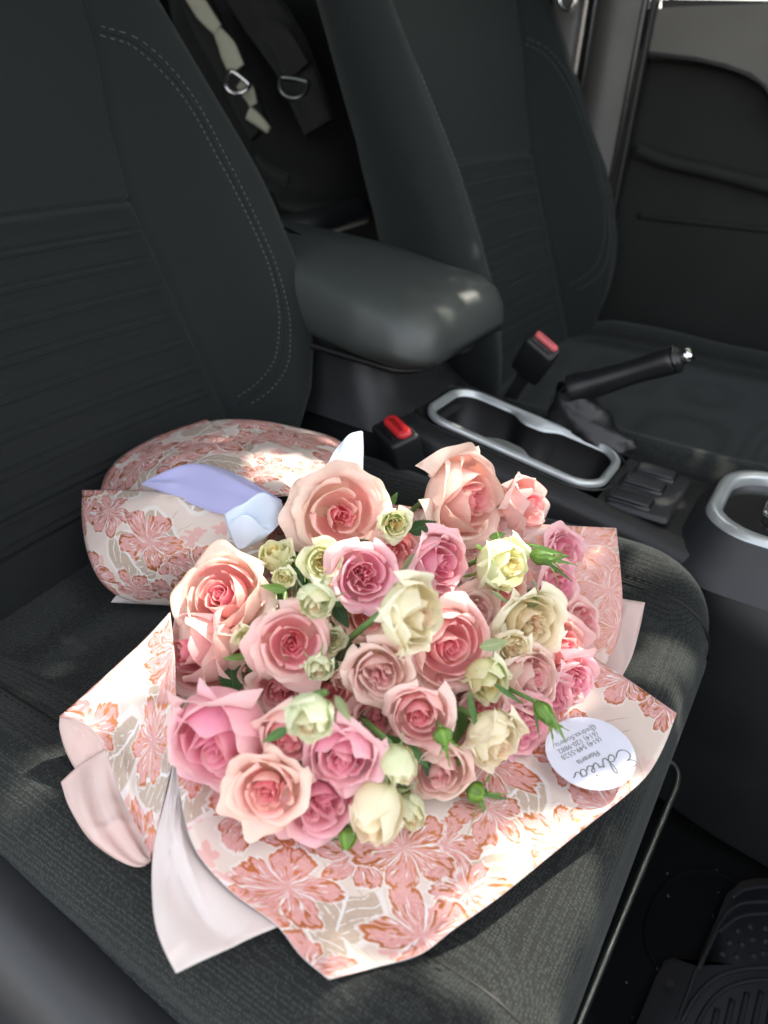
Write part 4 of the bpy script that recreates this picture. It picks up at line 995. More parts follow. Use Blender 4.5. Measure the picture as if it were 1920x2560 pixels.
plate("base", [(1590, 2560), (1636, 2450), (1660, 2406), (1680, 2400), (1735, 2420), (1790, 2300), (1815, 2240), (1850, 2208), (1890, 2200), (2100, 2205), (2300, 2500), (2300, 2900), (1450, 2900), (1590, 2560)][:-1], 0, .004, M['rubber'], mat_, sm_=False)
for pp in ([(1742, 2430), (1770, 2370), (1800, 2310), (1830, 2275), (1870, 2262), (1960, 2262), (2100, 2280)], [(1700, 2560), (1735, 2500), (1780, 2455), (1840, 2432), (1920, 2425), (2050, 2435)],
           [(1725, 2600), (1760, 2530), (1800, 2485), (1850, 2463), (1920, 2455), (2050, 2462)], [(1828, 2250), (1860, 2230), (1920, 2222), (2050, 2225)], [(1690, 2560), (1720, 2480), (1738, 2428)],
           [(1795, 2335), (1840, 2300), (1900, 2290), (2000, 2292)]):
    V, F = tube(smoothline([MP(*q, .0042) for q in pp], 40), .0022, 8); obj("ridge", V, F, M['rubber'], mat_)
nub = None
for (x, y) in ((1842, 2332), (1872, 2322), (1910, 2326), (1820, 2362), (1852, 2366), (1878, 2354), (1910, 2358), (1803, 2390), (1838, 2396), (1880, 2394), (1905, 2388), (1940, 2325), (1945, 2358), (1945, 2390)):
    if nub is None:
        V = []; 
        for k in range(5):
            a = k/4*math.pi/2
            for q in range(12): V.append((.0036*math.cos(a)*math.cos(q*.5236), .0036*math.cos(a)*math.sin(q*.5236), .003*math.sin(a)))
        nub = obj("stud", V, gfaces(5, 12, False, True), M['rubber'], mat_); o = nub
    else: o = nub.copy(); COL.objects.link(o)
    o.parent = mat_; o.location = MP(x, y, .0035).tolist()
for x0, y0 in ((1790, 2530), (1828, 2506), (1864, 2490), (1900, 2486), (1935, 2486)):
    V, F = tube(smoothline([MP(x0, y0, .0036), MP(x0-14, y0+60, .0036), MP(x0-30, y0+150, .0036)], 10), .003, 8); obj("rib", V, F, M['rubber'], mat_)
V = [MP(1669+14*math.cos(a), 2466+12*math.sin(a), .0043) for a in np.linspace(0, 6.2832, 20, endpoint=False)]
obj("hole", V, [list(range(20))[::-1]], M['gloss'], mat_)
hp = thing("heel_pad", "oval raised outline of a heel pad on the black footwell carpet", "heel pad", UZ(1720, 2250, -.32).tolist())
ho = UZ(1720, 2250, -.32)
V, F = tube(smoothline([UZ(a, b, -.323)-ho for a, b in ((1640, 2410), (1615, 2350), (1625, 2280), (1665, 2210), (1720, 2178), (1790, 2180), (1850, 2215))], 50)+np.array([0, 0, -.0015]), .003, 8); obj("rim", V, F, M['carpet'], hp)
random.seed(4); parts = []
for k in range(90):
    a, b = random.uniform(1560, 1900), random.uniform(1720, 2550)
    if a < 1420+(2560-b)*.45+70: continue
    c = UZ(a, b, -.3165 if b > 2250 and a > 1700 else -.324); s_ = random.uniform(.0003, .0010)
    parts.append(([c+np.array([x*s_*random.uniform(.6, 1.6), y*s_, z*s_*.5]) for x, y, z in ((-1, -1, 0), (1, -1, 0), (1, 1, 0), (-1, 1, 0), (0, 0, 1))], [[0, 1, 4], [1, 2, 4], [2, 3, 4], [3, 0, 4]]))
V, F = merge(parts); tag(obj("crumbs", V, F, M['pillar'], smooth=False), "tiny pale crumbs and lint scattered over the black footwell carpet", "crumbs", None, "stuff")

# ------------------------------------------------------------------ centre console
CO = np.array([-.35, .80, -.30])
con = thing("center_console", "black centre console between the seats with cup holder and switches", "console", CO.tolist())
def zc(x): return .028+(-.16-np.asarray(x))*.14
def CP(V): return (np.asarray(V)-CO)
# top deck with a rounded-rectangle well cut in it: rings from the well edge outward
ang0 = 0.0
def rrect(cx, cy, hx, hy, r, n=96, skew=0.0):
    P = []; L1, L2, La = 2*(hy-r), 2*(hx-r), math.pi/2*r; tot = 2*(L1+L2)+4*La
    for k in range(n):
        s_ = tot*k/n
        for (kind, Ls, x_, y_, a0, dx, dy) in ((0, L1, hx, -hy+r, 0, 0, 1), (1, La, hx-r, hy-r, 0, 0, 0), (0, L2, hx-r, hy, 0, -1, 0), (1, La, -hx+r, hy-r, 90, 0, 0),
                                                (0, L1, -hx, hy-r, 0, 0, -1), (1, La, -hx+r, -hy+r, 180, 0, 0), (0, L2, -hx+r, -hy, 0, 1, 0), (1, La, hx-r, -hy+r, 270, 0, 0)):
            if s_ <= Ls+1e-12:
                if kind: a = R_(a0)+s_/r; P.append((x_+r*math.cos(a), y_+r*math.sin(a)))
                else: P.append((x_+dx*s_, y_+dy*s_))
                break
            s_ -= Ls
        else: P.append((hx, -hy+r))
    P = np.array(P); P[:, 1] += skew*P[:, 0]
    return P+[cx, cy]
CHx, CHy, HX, HY = -.274, .790, .109, .0545
def ring3(P, dz): return np.column_stack([P, zc(P[:, 0])+dz])
def pinch(P, amt):  # the two cup lobes: the well narrows in the middle
    c = np.array([CHx, CHy]); q = P-c; f = np.exp(-(q[:, 0]/.024)**4)
    P2 = P.copy(); P2[:, 1] = c[1]+q[:, 1]*(1-amt*f); return P2
base = [rrect(CHx, CHy, HX+k, HY+k, .04+k) for k in (.045, .030, .014, .010)]
V = np.concatenate([ring3(base[0], -.05), ring3(base[0], -.012), ring3(rrect(CHx, CHy, HX+.040, HY+.038, .07), -.003), ring3(base[1]*1.0, .0), ring3(base[2], .002), ring3(base[3], .0015), ring3(base[3], -.02)])
# deck body as long sweep
xs = np.linspace(-.80, .30, 80); prof = [(-.092, -.30), (-.090, -.05), (-.086, -.012), (-.078, -.002), (-.060, .0)]
D = []
for x in xs:
    row = [(x, CHy-.005+a*(1.0+.25*sm((x+.12)/.2)), zc(x)+b) for a, b in prof]
    row += [(x, CHy-.005-a*(1.0+.25*sm((x+.12)/.2)), zc(x)+b) for a, b in prof[::-1]]; D.append(row)
D = np.array(D)
# open the deck over the well: keep only the two flanks and the ends
V1 = D[:, :5].reshape(-1, 3); V2 = D[:, 5:].reshape(-1, 3)
obj("side_wall", CP(V1), gfaces(80, 5), M['plastic'], con); obj("side_wall", CP(V2), gfaces(80, 5), M['plastic'], con)
n = 96
def deckring(P, dz): return ring3(P, dz)
out1 = rrect(CHx, CHy-.005, HX+.030, .0505+.005, .02)
inner = rrect(CHx, CHy, HX+.004, HY-.001, .040)
outer = rrect(CHx-.0, CHy-.005, HX+.06, .0515, .010)
V = np.concatenate([deckring(outer, 0), deckring(inner, .0005)])
# deck pieces in front of and behind the well
for (x0, x1) in ((-.80, CHx-HX-.006), (CHx+HX+.006, .30)):
    xx = np.linspace(x0, x1, 24); yy = np.linspace(-.060, .060, 12)
    G = np.array([[(x, CHy-.005+y*(1.0+.25*float(sm((x+.12)/.2))), float(zc(x))-.0004) for y in yy] for x in xx]); obj("deck", CP(G.reshape(-1, 3)), gfaces(24, 12), M['plastic'], con)
# bezel: satin silver frame with inner lips, and the well beneath
o0 = rrect(CHx, CHy, HX+.004, HY+.002, .036, n); o1 = rrect(CHx, CHy, HX+.001, HY-.001, .033, n); o2 = rrect(CHx, CHy, HX-.003, HY-.005, .028, n)
i3 = pinch(rrect(CHx, CHy, HX-.0050, HY-.0070, .026, n), .30); i4 = pinch(rrect(CHx, CHy, HX-.0065, HY-.0085, .024, n), .32)
rg = [ring3(o0, -.002), ring3(o0, .0030), ring3(o1, .0048), ring3(o2, .0046), ring3(o2, .0030), ring3(i3, .0022), ring3(i4, -.002)]
obj("bezel", CP(np.concatenate(rg)), [f[::-1] for f in gfaces(len(rg), n, False, True)], M['silver'], con)
i5 = pinch(rrect(CHx, CHy, HX-.016, HY-.016, .028, n), .42); ctr = np.tile([[CHx, CHy]], (n, 1))
rg = [ring3(i4, -.002), ring3(i4, -.006), ring3(i5, -.060), ring3((i5+ctr)/2, -.064), ring3(ctr+(i5-ctr)*.02, -.064)]
obj("cup_well", CP(np.concatenate(rg)), [f[::-1] for f in gfaces(len(rg), n, False, True)], M['dark'], con)
V, F = tube(ring3(rrect(CHx, CHy, HX+.018, HY+.016, .055, n), -.001) if False else ring3(rrect(CHx-.004, CHy-.002, HX+.017, HY+.010, .05, n), .0003), .0013, 6, True); obj("bead", CP(V), F, M['plastic'], con)
# switch panel with three keys
def skewbox(p, sx, sy, sz, yaw, r): 
    a = R_(yaw); Mz = [[math.cos(a), -math.sin(a), 0], [math.sin(a), math.cos(a), 0], [0, 0, 1]]
    return rbox(p[0], p[1], p[2], sx, sy, sz, r, 3, Mz)
pc = UZ(1618, 1222, .026)
V, F = skewbox((pc[0]+.004, pc[1]-.004, .024), .066, .112, .010, 0, .005); obj("switch_panel", CP(V), F, M['trim'], con)
for (a, b) in ((1578, 1246), (1610, 1209), (1640, 1180)):
    p = UZ(a, b, .031); V, F = skewbox((p[0], p[1], .0295), .046, .0275, .006, 0, .003); o = obj("switch_well", CP(V), F, M['gloss'], con)
    V, F = skewbox((p[0], p[1], .0312), .041, .0220, .007, 0, .0025); obj("switch", CP(V), F, M['trim'], con)
# raised rear box under the armrest
bx = [(-.475, .715), (-.475, .86), (-.80, .885), (-.80, .695)]
zsb = np.linspace(0, 1, 12); V = []; m = 72
for t in zsb:
    flare = .055*(1-t)**3
    P = rrect(-.600, .790, .165+flare*1.2, .085+flare*.40, .03+flare*.3, m); V.append(np.column_stack([P, np.full(m, .045+(.155-.045)*t)+(-.40-P[:, 0])*.02]))
obj("storage_box", CP(np.concatenate(V)), gfaces(12, m, False, True), M['plastic'], con)

# armrest lid
ao = np.array([-.56, .79, .15]); arm = thing("armrest", "padded black leatherette armrest with a sheen on its rounded front", "armrest", ao.tolist())
V = []; m = 120
prof = [(.030, -.042), (.012, -.042), (.003, -.036), (.0, -.030), (-.003, -.018), (-.003, -.006), (-.001, .008), (.003, .018), (.007, .025), (.014, .0305), (.026, .0345), (.050, .037), (.075, .0385), (.105, .039)]
for ins, z in prof:
    P = rrect(-.543, .789, max(.187-ins, .02), max(.118-ins, .004), max(.038-ins*.33, .003), m)
    f = (P[:, 0]+.730)/.374; P[:, 1] = .789+(P[:, 1]-.789)*(.90+.10*np.clip(f, 0, 1))+np.where(P[:, 1] < .789, .050*np.clip(1-f*1.3, 0, 1), 0)
    zz = z+.170+.016*np.clip(1-f, 0, 1) - .017*np.clip((f-.45)/.55, 0, 1)**2*(z > -.02) - .05*(P[:, 1]-.789)**2
    V.append(np.column_stack([P, zz]))
obj("pad", np.concatenate(V)-ao, gfaces(len(V), m, False, True)+[[(len(V)-1)*m+k for k in range(m)][::-1]], M['leather'], arm)
P = rrect(-.543, .789, .171, .102, .034, m); V, F = tube(np.column_stack([P, np.full(m, .125+.010*np.clip((-.39-P[:, 0])/.38, 0, 1))]), .004, 6, True); obj("lid_base", np.array(V)-ao, F, M['dark'], arm)
V, F = tube(smoothline([(-.385, .80, .124), (-.375, .81, .118), (-.375, .84, .118), (-.385, .85, .124)], 16), .003, 8); obj("latch", np.array(V)-ao, F, M['plastic'], arm)

# seat belt buckles
def buckle(label, c, dirv, face, L, wdt, mt):
    """c: centre of the red face; dirv: long direction of the button; face: outward normal of the face"""
    root = thing("belt_buckle", label, "belt buckle", c.tolist(), "seat belt buckles")
    x = np.array(dirv, float); x /= np.linalg.norm(x); z = np.array(face, float); z -= x*(x@z); z /= np.linalg.norm(z); y = np.cross(z, x); B = np.stack([x, y, z], 1)
    V, F = rbox(0, 0, -.035, L+.009, wdt+.012, .066, .005, 4, None); obj("body", np.array(V)@B.T, F, M['plastic'], root)
    pr_ = []
    for hx_, hz in ((L/2, -.003), (L/2, .0008), (L/2-.0012, .0024), (L/2-.0035, .0031), (L/2-.0075, .0032)):
        hy_ = max(hx_-L/2+wdt*.36, .0008); ring = rrect(0, .004, hx_, hy_, min(hy_*.95, wdt*.34), 40); pr_.append(np.column_stack([ring, np.full(40, hz)]))
    obj("button", np.concatenate(pr_)@B.T, gfaces(5, 40, False, True)+[[160+k_ for k_ in range(40)]], mt, root)
    V, F = rbox(0, .004, .0032, L*.80, .0010, .0012, .0003, 2); obj("button_ridge", np.array(V)@B.T, F, mt, root)
    V, F = rbox(0, -wdt*.36-.002, .0, L*.82, .0030, .0012, .0005, 2); obj("slot", np.array(V)@B.T, F, M['gloss'], root)
    V, F = rbox(0, .0, -.105, .020, .010, .09, .003, 3); obj("stalk", np.array(V)@B.T, F, M['nylon'], root)
    return root
p1, p2 = UY(955, 1040, .712), UY(1012, 1100, .700)
buckle("red topped seat belt buckle beside the near seat and the white ribbon", UZ(985, 1070, .066), UZ(1016, 1100, .064)-UZ(955, 1040, .068), np.array([.10, -.42, .9]), .045, .024, M['red'])
buckle("far seat belt buckle with faded red button behind the armrest", UY(1362, 858, .88), UY(1392, 885, .88)-UY(1330, 832, .88), UY(1380, 850, .87)-UY(1290, 965, .885)+np.array([0, -.03, 0]), .034, .013, M['red2'])

# handbrake
hb = thing("handbrake", "black handbrake lever with chrome button pointing up to the right", "handbrake", UY(1450, 1000, .87).tolist()); h0 = UY(1450, 1000, .87)
a0, a1 = UY(1436, 975, .865), UY(1705, 893, .865)
pts = smoothline([a0-.02*(a1-a0), a0+.25*(a1-a0), a0+.6*(a1-a0), a0+.9*(a1-a0), a0+.97*(a1-a0), a1], 40)
t = np.linspace(0, 1, 40); rad = .0152+.0045*np.exp(-(t/.15)**2)+.0010*np.sin(t*8); rad[-3:] = (.0147, .0130, .010)
V, F = tube(pts-h0, rad, 24); obj("grip", V, F, M['grip'], hb)
V, F = tube(np.array([a1, a1+.011*(a1-a0)/np.linalg.norm(a1-a0)])-h0, [.0085, .0080], 16); obj("button", V, F, M['chrome'], hb)
V, F = tube(np.array([a0+.94*(a1-a0), a0+.965*(a1-a0)])-h0, [.0162, .0158], 24); obj("collar", V, F, M['gloss'], hb)
V = []; b0 = UY(1470, 1090, .865)
for k in range(10):
    f = k/9; c = b0+(a0-b0)*f; n_ = 28
    for q in range(n_):
        an = q*2*math.pi/n_; rr = (.038-.018*f)*(1+.10*math.sin(an*5+f*9)*(1-f)); V.append((c[0]+1.5*rr*math.cos(an)*(1-.25*f), c[1]+rr*math.sin(an)*.8, c[2]+.004*math.sin(an*3+f*12)))
obj("boot", np.array(V)-h0, gfaces(10, 28, False, True), M['grip'], hb)
V, F = tube(smoothline([UY(1375, 1000, .86), UY(1420, 962, .86), UY(1446, 940, .86), UY(1440, 985, .86), UY(1455, 1030, .86), UY(1490, 1055, .85)], 40)-h0, .0014, 6); obj("boot_seam", V, F, M['trim'], hb)

# gear shifter surround
go = UZ(1880, 1260, .05); gs = thing("shifter_surround", "satin silver and gloss black gear shifter surround at the right edge", "shifter surround", go.tolist())
gx, gy = go[0]+.062, go[1]+.016
def gr(hx, hy, r, dz): P = rrect(gx, gy, hx, hy, r, 80, .0); return np.column_stack([P, np.full(80, .040+dz)])
rg = [gr(.135, .112, .07, -.045), gr(.114, .095, .06, -.022), gr(.106, .088, .055, -.004), gr(.102, .084, .053, .003)]
obj("base_ring", np.concatenate(rg)-go, gfaces(4, 80, False, True), M['trim'], gs)
rg = [gr(.102, .084, .053, .000), gr(.099, .081, .052, .007), gr(.090, .072, .047, .009), gr(.087, .069, .045, .003), gr(.086, .068, .044, -.006)]
obj("bezel", np.concatenate(rg)-go, gfaces(5, 80, False, True), M['silver'], gs)
rg = [gr(.086, .068, .044, -.004), gr(.01, .01, .009, -.002)]; obj("gate_plate", np.concatenate(rg)-go, gfaces(2, 80, False, True), M['gloss'], gs)
V, F = tube(np.column_stack([rrect(gx-.018, gy, .03, .022, .012, 60), np.full(60, .043)])-go, .0022, 8, True); obj("inner_trim", V, F, M['chrome'], gs)

# ------------------------------------------------------------------ body shell, door, rear of the cabin
YD = 1.50
def slab_xz(name, pts, y0, y1, mt, parent=None, org=(0, 0, 0)):
    n = len(pts); V = [(x, y0, z) for x, z in pts]+[(x, y1, z) for x, z in pts]
    F = [list(range(n))[::-1], list(range(n, 2*n))]+[[k, (k+1) % n, n+(k+1) % n, n+k] for k in range(n)]
    return obj(name, np.array(V)-np.array(org), F, mt, parent, smooth=False)
def q(px, py, y=YD): p = UY(px, py, y); return (p[0], p[2])
do = (0.0, YD, 0.1); door = thing("car_door", "far front door with warm grey upper trim and dark cloth panel", "car door", do)
x_l = q(1604, 200)[0]
slab_xz("lower_panel", [(x_l, -.25), (1.2, -.25), (1.2, .50), (x_l, .50)], YD+.02, YD+.06, M['doorfab'], door, do)
up_ = [q(1610, 25), q(1700, 18), q(1800, 14), q(1920, 10), (.9, q(1920, 10)[1]), (.9, .05), q(1980, 330), q(1920, 212), q(1880, 182), q(1820, 160), q(1740, 142), q(1612, 127)]
slab_xz("upper_trim", up_, YD-.012, YD+.02, M['doortrim'], door, do)
L = smoothline([(a, YD-.006, b) for a, b in (q(1612, 134), q(1740, 149), q(1820, 168), q(1880, 192), q(1925, 230), q(1985, 345))], 40)
V, F = tube(L-np.array(do), .0065, 8); obj("trim_seam", V, F, M['dark'], door)
L = smoothline([(a, YD+.005, b) for a, b in (q(1590, 372), q(1660, 402), q(1760, 425), q(1850, 448), q(1930, 470), q(2100, 520))], 40)
V, F = tube(L-np.array(do), .012, 10); obj("armrest_edge", V, F, M['doorfab'], door)
L = smoothline([(a, YD+.018, b) for a, b in (q(1590, 542), q(1700, 555), q(1930, 580), q(2100, 600))], 40)
V, F = tube(L-np.array(do), .005, 8); obj("pocket_edge", V, F, M['doorfab'], door)
slab_xz("window_ledge", [q(1655, 22), q(1700, 20), (.9, q(1920, 12)[1]), (.9, q(1920, -6)[1]), q(1655, -2)], YD-.004, YD+.07, M['dark'], door, do)
slab_xz("window_seal", [q(1660, 3), (.9, q(1920, 4)[1]), (.9, q(1920, -12)[1]), q(1660, -10)], YD+.03, YD+.10, M['chrome'], door, do)
g = NT("window_glass"); g.P(Base_Color=(.9, .95, .93), Roughness=.02, Transmission_Weight=1.0, IOR=1.02); M['glass'] = g.m
slab_xz("window_pane", [q(1640, -10), (.75, q(1900, -10)[1]), (.45, .93), (-.36, .93)], YD+.062, YD+.066, M['glass'], door, do)
po = (-.42, YD, .1); pil = thing("door_pillar", "grey door pillar trim between the far seat and the far door", "door pillar", po)
def prism(name, rows, mt, parent, org, smooth=True):
    A = np.array(rows); return obj(name, A.reshape(-1, 3)-np.array(org), gfaces(A.shape[0], A.shape[1]), mt, parent, smooth=smooth)
zz = np.linspace(-.3, .98, 30); rows = []
xl, xr = q(1475, 200)[0], q(1582, 200)[0]
for z in zz:
    r_ = []
    for k in range(14):
        f = k/13; r_.append((xl+(xr-xl)*f, YD-.02-.035*math.sin(math.pi*(.08+.84*f))**.7+.10*max(0, z-.5), z))
    rows.append(r_)
prism("pillar_cover", rows, M['pillar'], pil, po)
for dx, w_, mt in ((xr+.002, .010, 'gloss'), (xr+.016, .010, 'dark'), (xl-.006, .012, 'gloss')):
    V, F = rbox(dx, YD-.012, .3, w_, .03, 1.3, .004); obj("seal_strip", np.array(V)-np.array(po), F, M[mt], pil)
V, F = rbox((xl+xr)/2-.01, YD-.045, q(1500, -8)[1]+.25, (xr-xl)*1.5, .05, .49, .01); obj("upper_cover", np.array(V)-np.array(po), F, M['doortrim'], pil)
rs = (-.6, YD, .1); rw = thing("rear_door", "dark grey rear door trim glimpsed behind the far seat", "rear door", rs)
V, F = rbox(xl-.68, YD+.03, .2, 1.32, .05, .72, .02); obj("trim_panel", np.array(V)-np.array(rs), F, M['doorfab'], rw)
V, F = rbox(xl-.84, YD+.03, .77, 1.64, .05, .44, .02); obj("added_sun_panel", np.array(V)-np.array(rs), F, M["doorfab"], rw)  # added solid panel over the rear window opening, keeps sun off the backpack
V, F = rbox(xl-.055, YD-.01, .2, .060, .04, .78, .015); obj("trim_strip", np.array(V)-np.array(rs), F, M['pillar'], rw)
bl = thing("belt_anchor", "small chrome seat belt guide at the top edge beside the pillar", "belt guide", UY(1420, 8, 1.42).tolist()); b_ = UY(1420, 8, 1.42)
V, F = tube(smoothline([UY(1395, -20, 1.42), UY(1403, 12, 1.42), UY(1420, 24, 1.42), UY(1434, 10, 1.42), UY(1440, -20, 1.42)], 30)-b_, .004, 10); obj("loop", V, F, M['chrome'], bl)
lh = thing("seat_lever", "small grey recline lever at the foot of the far seat", "seat lever", UY(1470, 745, 1.40).tolist())
V, F = rbox(0, 0, 0, .04, .02, .018, .006); obj("lever", V, F, M['pillar'], lh)

# rear bench and back wall
rb = thing("rear_bench", "black rear bench seat seen between the front seats", "rear bench", (-1.25, .75, -.3)); ro = np.array([-1.25, .75, -.3])
V, F = rbox(-1.15, .75, -.02, .50, 1.36, .20, .05, 6); obj("bench_cushion", np.array(V)-ro, F, M['back'], rb)
a = R_(-18); Mz = [[math.cos(a), 0, math.sin(a)], [0, 1, 0], [-math.sin(a), 0, math.cos(a)]]
V, F = rbox(-1.50, .75, .34, .14, 1.36, .70, .05, 6, Mz); obj("bench_backrest", np.array(V)-ro, F, M['back'], rb)
V, F = tube(smoothline([UY(690, 580, .98), UY(780, 560, 1.02), UY(905, 525, 1.12)], 20)-ro, .022, 12); obj("bench_edge", V, F, M['trim'], rb)
V, F = rbox(-1.72, .75, .35, .06, 1.7, 1.4, .02); obj('rear_wall', np.array(V)-ro, F, M['dark'], rb)
# backpack on the rear bench
bo = np.array(UY(700, 300, 1.10)); bp = thing("backpack", "black backpack with two padded straps and metal rings on the rear bench", "backpack", bo.tolist())
def UB(px, py, y=1.08): return UY(px, py, y)-bo
def blob(pts, rad, mt, name, ny=18):
    V, F = tube(smoothline(pts, 40), np.interp(np.linspace(0, 1, 40), np.linspace(0, 1, len(rad)), rad), ny); return obj(name, V, F, mt, bp)
blob([UB(560, -120, 1.35), UB(640, 60, 1.32), UB(740, 250, 1.30), UB(800, 430, 1.28), UB(800, 520, 1.26)], [.12, .15, .16, .15, .08], M['nylon'], "pack_body", 28)
def flat_strap(pts, w, th, mt, name, dy=1.0):
    P = smoothline(pts, 50); T = np.gradient(P, axis=0); T /= np.linalg.norm(T, axis=1)[:, None]
    N = np.cross(T, np.array([0.0, -1.0, .15])); N /= np.linalg.norm(N, axis=1)[:, None]; O = np.cross(T, N); V = []
    ww = w if not np.isscalar(w) else [w]; ww = np.interp(np.linspace(0, 1, 50), np.linspace(0, 1, len(ww)), ww)
    for k in range(50):
        for a, b in ((-1, 0), (-.85, -1), (0, -1.25), (.85, -1), (1, 0), (.85, 1), (-.85, 1)): V.append(P[k]+N[k]*a*ww[k]/2+O[k]*b*th/2)
    return obj(name, V, gfaces(50, 7, False, True), mt, bp)
flat_strap([UB(470, -60), UB(520, 60), UB(575, 160), UB(620, 260), UB(655, 330)], [.055, .06, .06, .055, .05], .018, M['nylon'], "shoulder_strap")
flat_strap([UB(590, -60, 1.1), UB(660, 40, 1.1), UB(720, 130, 1.1), UB(760, 220, 1.1), UB(800, 320, 1.1)], [.07, .08, .075, .07, .06], .020, M['nylon'], "shoulder_strap")
flat_strap([UB(468, -30, 1.05), UB(505, 25, 1.05), UB(545, 75, 1.05)], [.026, .03, .02], .004, M['strap'], "webbing")
flat_strap([UB(545, 80, 1.05), UB(568, 120, 1.05), UB(592, 175, 1.05)], [.018, .035, .034], .004, M['strap'], "webbing")
flat_strap([UB(602, 205, 1.05), UB(622, 232, 1.05), UB(634, 262, 1.05)], [.022, .026, .016], .004, M['strap'], "webbing")
flat_strap([UB(622, 282, 1.05), UB(645, 300, 1.05), UB(672, 325, 1.05)], [.022, .018, .012], .005, M['strap'], "webbing")
flat_strap([UB(655, 60, 1.08), UB(705, 100, 1.08), UB(745, 180, 1.08)], [.03, .04, .05], .004, M['nylon'], "webbing")
flat_strap([UB(640, 395, 1.08), UB(668, 425, 1.08), UB(720, 452, 1.08)], [.02, .018, .02], .004, M['nylon'], "webbing")
def dring(px, py, w, h, ang, mt):
    c = UY(px, py, 1.035)-bo; L = []
    for k in range(28):
        a = 2*math.pi*k/28; x = math.cos(a)*w/2; y = -abs(math.sin(a))**.8*h*(1 if math.sin(a) > 0 else -.12)
        ca, sa = math.cos(R_(ang)), math.sin(R_(ang)); L.append(c+RT*(x*ca-y*sa)+UP*(x*sa+y*ca))
    V, F = tube(L, .0035, 8, True); obj("ring", V, F, mt, bp)
dring(600, 196, .038, .025, -38, M['chrome']); dring(736, 202, .042, .026, -10, M['steel'])

# roof, windscreen frame, far rail: real parts of the car that shade the cabin
ro_ = thing("car_roof", "roof of the car above the seats outside the picture", "car roof", (-.9, .75, .95))
rr_ = np.array([-.9, .75, .95])
V, F = rbox(-1.02, .80, .99, 1.70, 1.62, .05, .02); obj("roof_panel", np.array(V)-rr_, F, M['pillar'], ro_)
V, F = tube([(-.30, YD+.02, .97), (.25, YD+.03, .80), (.85, YD+.04, .45)], .035, 10); obj("windscreen_pillar", np.array(V)-rr_, F, M['dark'], ro_)

# added unseen tree outside the windscreen; its leaves mask the sun into dapples
random.seed(11); rngt = np.random.default_rng(11)
tb = np.array([1.75, 2.75, -1.0]); tree = thing("added_shade_tree", "added unseen tree outside the windscreen with leaves arranged to dapple the sun", "tree", tb.tolist())
hub = np.array([-.12, .50, .05])+SUN_DIR*1.75
V, F = tube(smoothline([tb, tb+[.1, .1, 1.5], tb+[-.1, 0, 2.6], hub+[.5, .5, .35]], 30)-tb, np.linspace(.12, .04, 30), 12); obj("trunk", V, F, M['dark'], tree)
for k in range(9):
    e = hub+rngt.normal(0, .35, 3)*[1, 1, .2]+[0, 0, .1]; V, F = tube(smoothline([hub+[.5, .5, .35], (hub+e)/2+[.2, .25, .12], e], 14)-tb, np.linspace(.03, .004, 14), 6); obj("limb", V, F, M['dark'], tree)
Bs = basis(SUN_DIR)
GAPS = [(UZ(900, 2440, .03), .006), (UZ(1330, 2390, .01), .024), (UZ(1200, 2480, .0), .026), (UZ(1400, 2130, .035), .010), (UZ(1440, 2270, .01), .014), (UZ(1530, 2130, .015), .012), (UZ(1710, 1480, .02), .045), (UZ(1700, 1600, .02), .016), (UZ(1580, 1370, .02), .020),
        (UZ(1500, 1350, .07), .012), (UZ(930, 1230, .13), .026), (UZ(880, 1370, .13), .012), (UZ(570, 1420, .125), .024), (UZ(1120, 1160, .14), .030), (UZ(1240, 1390, .12), .024),
        (UZ(1340, 1230, .11), .018), (UZ(235, 1760, .063), .012), (UZ(860, 1140, .13), .03), (UZ(700, 1170, .12), .02), (UZ(1060, 1560, .12), .012), (UZ(1390, 1650, .06), .008)]
GQ = [((g_-hub)@Bs[:, 0], (g_-hub)@Bs[:, 1], r_) for g_, r_ in GAPS]  # leaf gaps aimed so sun reaches chosen spots
SH = np.array([(0, -1, 0), (.45, -.3, .05), (.4, .4, 0), (0, 1.1, -.1), (-.4, .4, 0), (-.45, -.3, .05)])
LV = []; LF = []
for k in range(19000):
    a_, b_ = rngt.uniform(-1.0, 1.0), rngt.uniform(-.90, .90); s_ = rngt.uniform(.020, .034)
    if any((a_-g[0])**2+(b_-g[1])**2 < (g[2]+s_*.55)**2 for g in GQ): continue
    c = hub+Bs[:, 0]*a_+Bs[:, 1]*b_+SUN_DIR*rngt.normal(0, .07); Bq = basis(rngt.normal(0, 1, 3)+SUN_DIR*2.2)
    n0 = len(LV); LV += (SH*s_@Bq.T+c-tb).tolist(); LF.append([n0+q_ for q_ in range(6)])
tag(obj("foliage", LV, LF, M['leafd'], tree, smooth=False), kind="stuff")

# the street the car stands on
gm = m_plastic("asphalt", (.20, .195, .185), .9, 60, .4, .3, .2)
tag(obj("ground", [(-60, -60, -.80), (60, -60, -.80), (60, 60, -.80), (-60, 60, -.80)], [[0, 1, 2, 3]], gm, None, None, False), kind="structure")

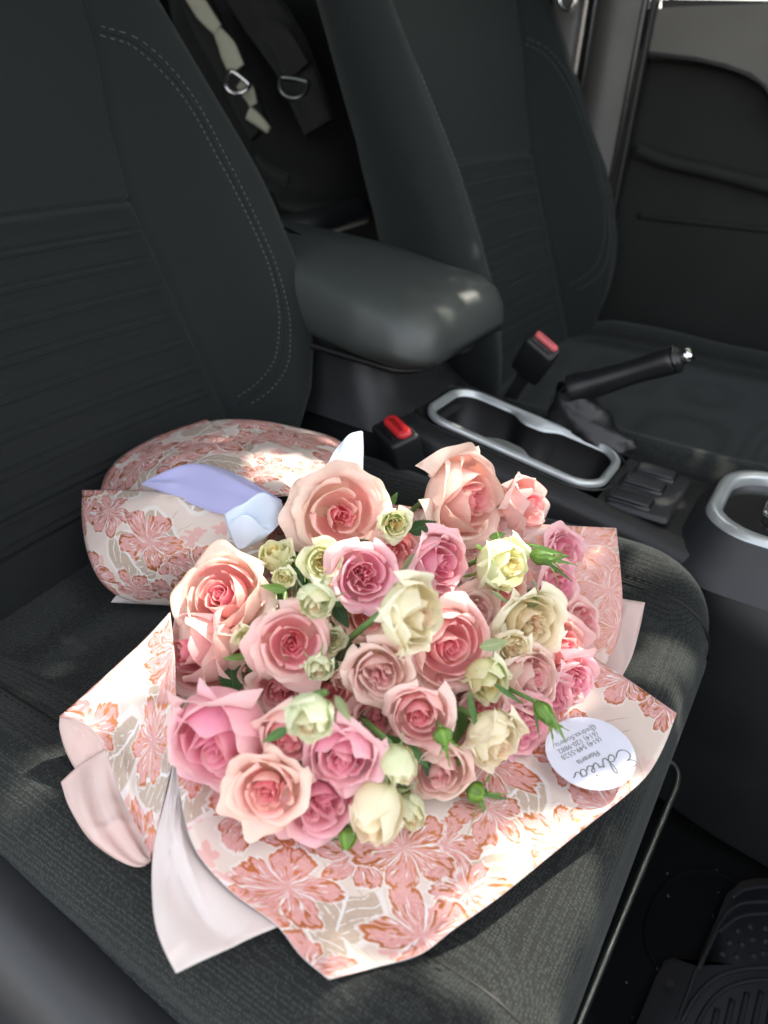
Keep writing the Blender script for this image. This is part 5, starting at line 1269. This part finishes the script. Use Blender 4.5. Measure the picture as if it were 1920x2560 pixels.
fl_ = [(590, 1330), (560, 1350), (700, 1330), (745, 1345), (770, 1330), (745, 1400), (720, 1470), (755, 1510), (600, 1450), (560, 1460), (1000, 1300), (1030, 1340), (860, 1270), (830, 1290), (650, 1480), (800, 1560), (850, 1610),
       (940, 1600), (990, 1560), (1040, 1560), (930, 1640), (820, 1650), (790, 1720), (640, 1240), (660, 1190), (760, 1180), (840, 1160), (900, 1190), (1010, 1170), (1060, 1180), (1040, 1300), (1090, 1540), (1130, 1440), (500, 1450), (660, 1650), (600, 1660), (560, 1620)]
rl = random.Random(5)
used = {}
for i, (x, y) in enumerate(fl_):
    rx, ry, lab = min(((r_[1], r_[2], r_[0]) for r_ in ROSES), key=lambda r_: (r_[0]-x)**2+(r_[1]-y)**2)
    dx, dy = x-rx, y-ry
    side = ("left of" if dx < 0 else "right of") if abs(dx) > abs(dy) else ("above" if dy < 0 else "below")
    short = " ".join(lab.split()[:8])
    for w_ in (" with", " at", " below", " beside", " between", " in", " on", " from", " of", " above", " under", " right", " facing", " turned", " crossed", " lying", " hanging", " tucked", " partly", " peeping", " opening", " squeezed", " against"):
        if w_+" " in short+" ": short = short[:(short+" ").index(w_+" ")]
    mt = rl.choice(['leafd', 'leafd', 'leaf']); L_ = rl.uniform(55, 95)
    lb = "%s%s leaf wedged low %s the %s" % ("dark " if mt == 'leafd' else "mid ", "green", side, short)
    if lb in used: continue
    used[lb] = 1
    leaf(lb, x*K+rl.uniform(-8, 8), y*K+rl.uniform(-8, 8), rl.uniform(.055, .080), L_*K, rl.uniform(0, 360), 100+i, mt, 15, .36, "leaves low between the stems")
CAR = thing("car", "car with black interior, front seats, console and door around the bouquet", "car", (-.35, .75, -.32))
bpy.context.view_layer.update()
for o, nm in ((seat, "seat"), (far, "seat"), (tr, "seat_side_trim"), (bar, "seat_slide_bar"), (con, "center_console"), (arm, "armrest"), (hb, "handbrake"), (gs, "shifter_surround"), (door, "door"),
          (pil, "door_pillar"), (rw, "rear_door"), (bl, "belt_guide"), (lh, "seat_lever"), (rb, "rear_bench"), (ro_, "roof"), (bpy.data.objects["door_sill"], "door_sill"),
          (bpy.data.objects["belt_buckle"], "belt_buckle"), (bpy.data.objects["belt_buckle.001"], "belt_buckle")):
    o.name = nm; o.parent = CAR; o.matrix_parent_inverse = Matrix.Translation((.35, -.75, .32))
    for k in ("category", "group"):
        if k in o: del o[k]

V, F = rbox(.62, .70, .02, .42, 1.60, .50, .08, 5); obj('dashboard', np.array(V)-np.array([-.35, .75, -.32]), F, M['dark'], CAR)
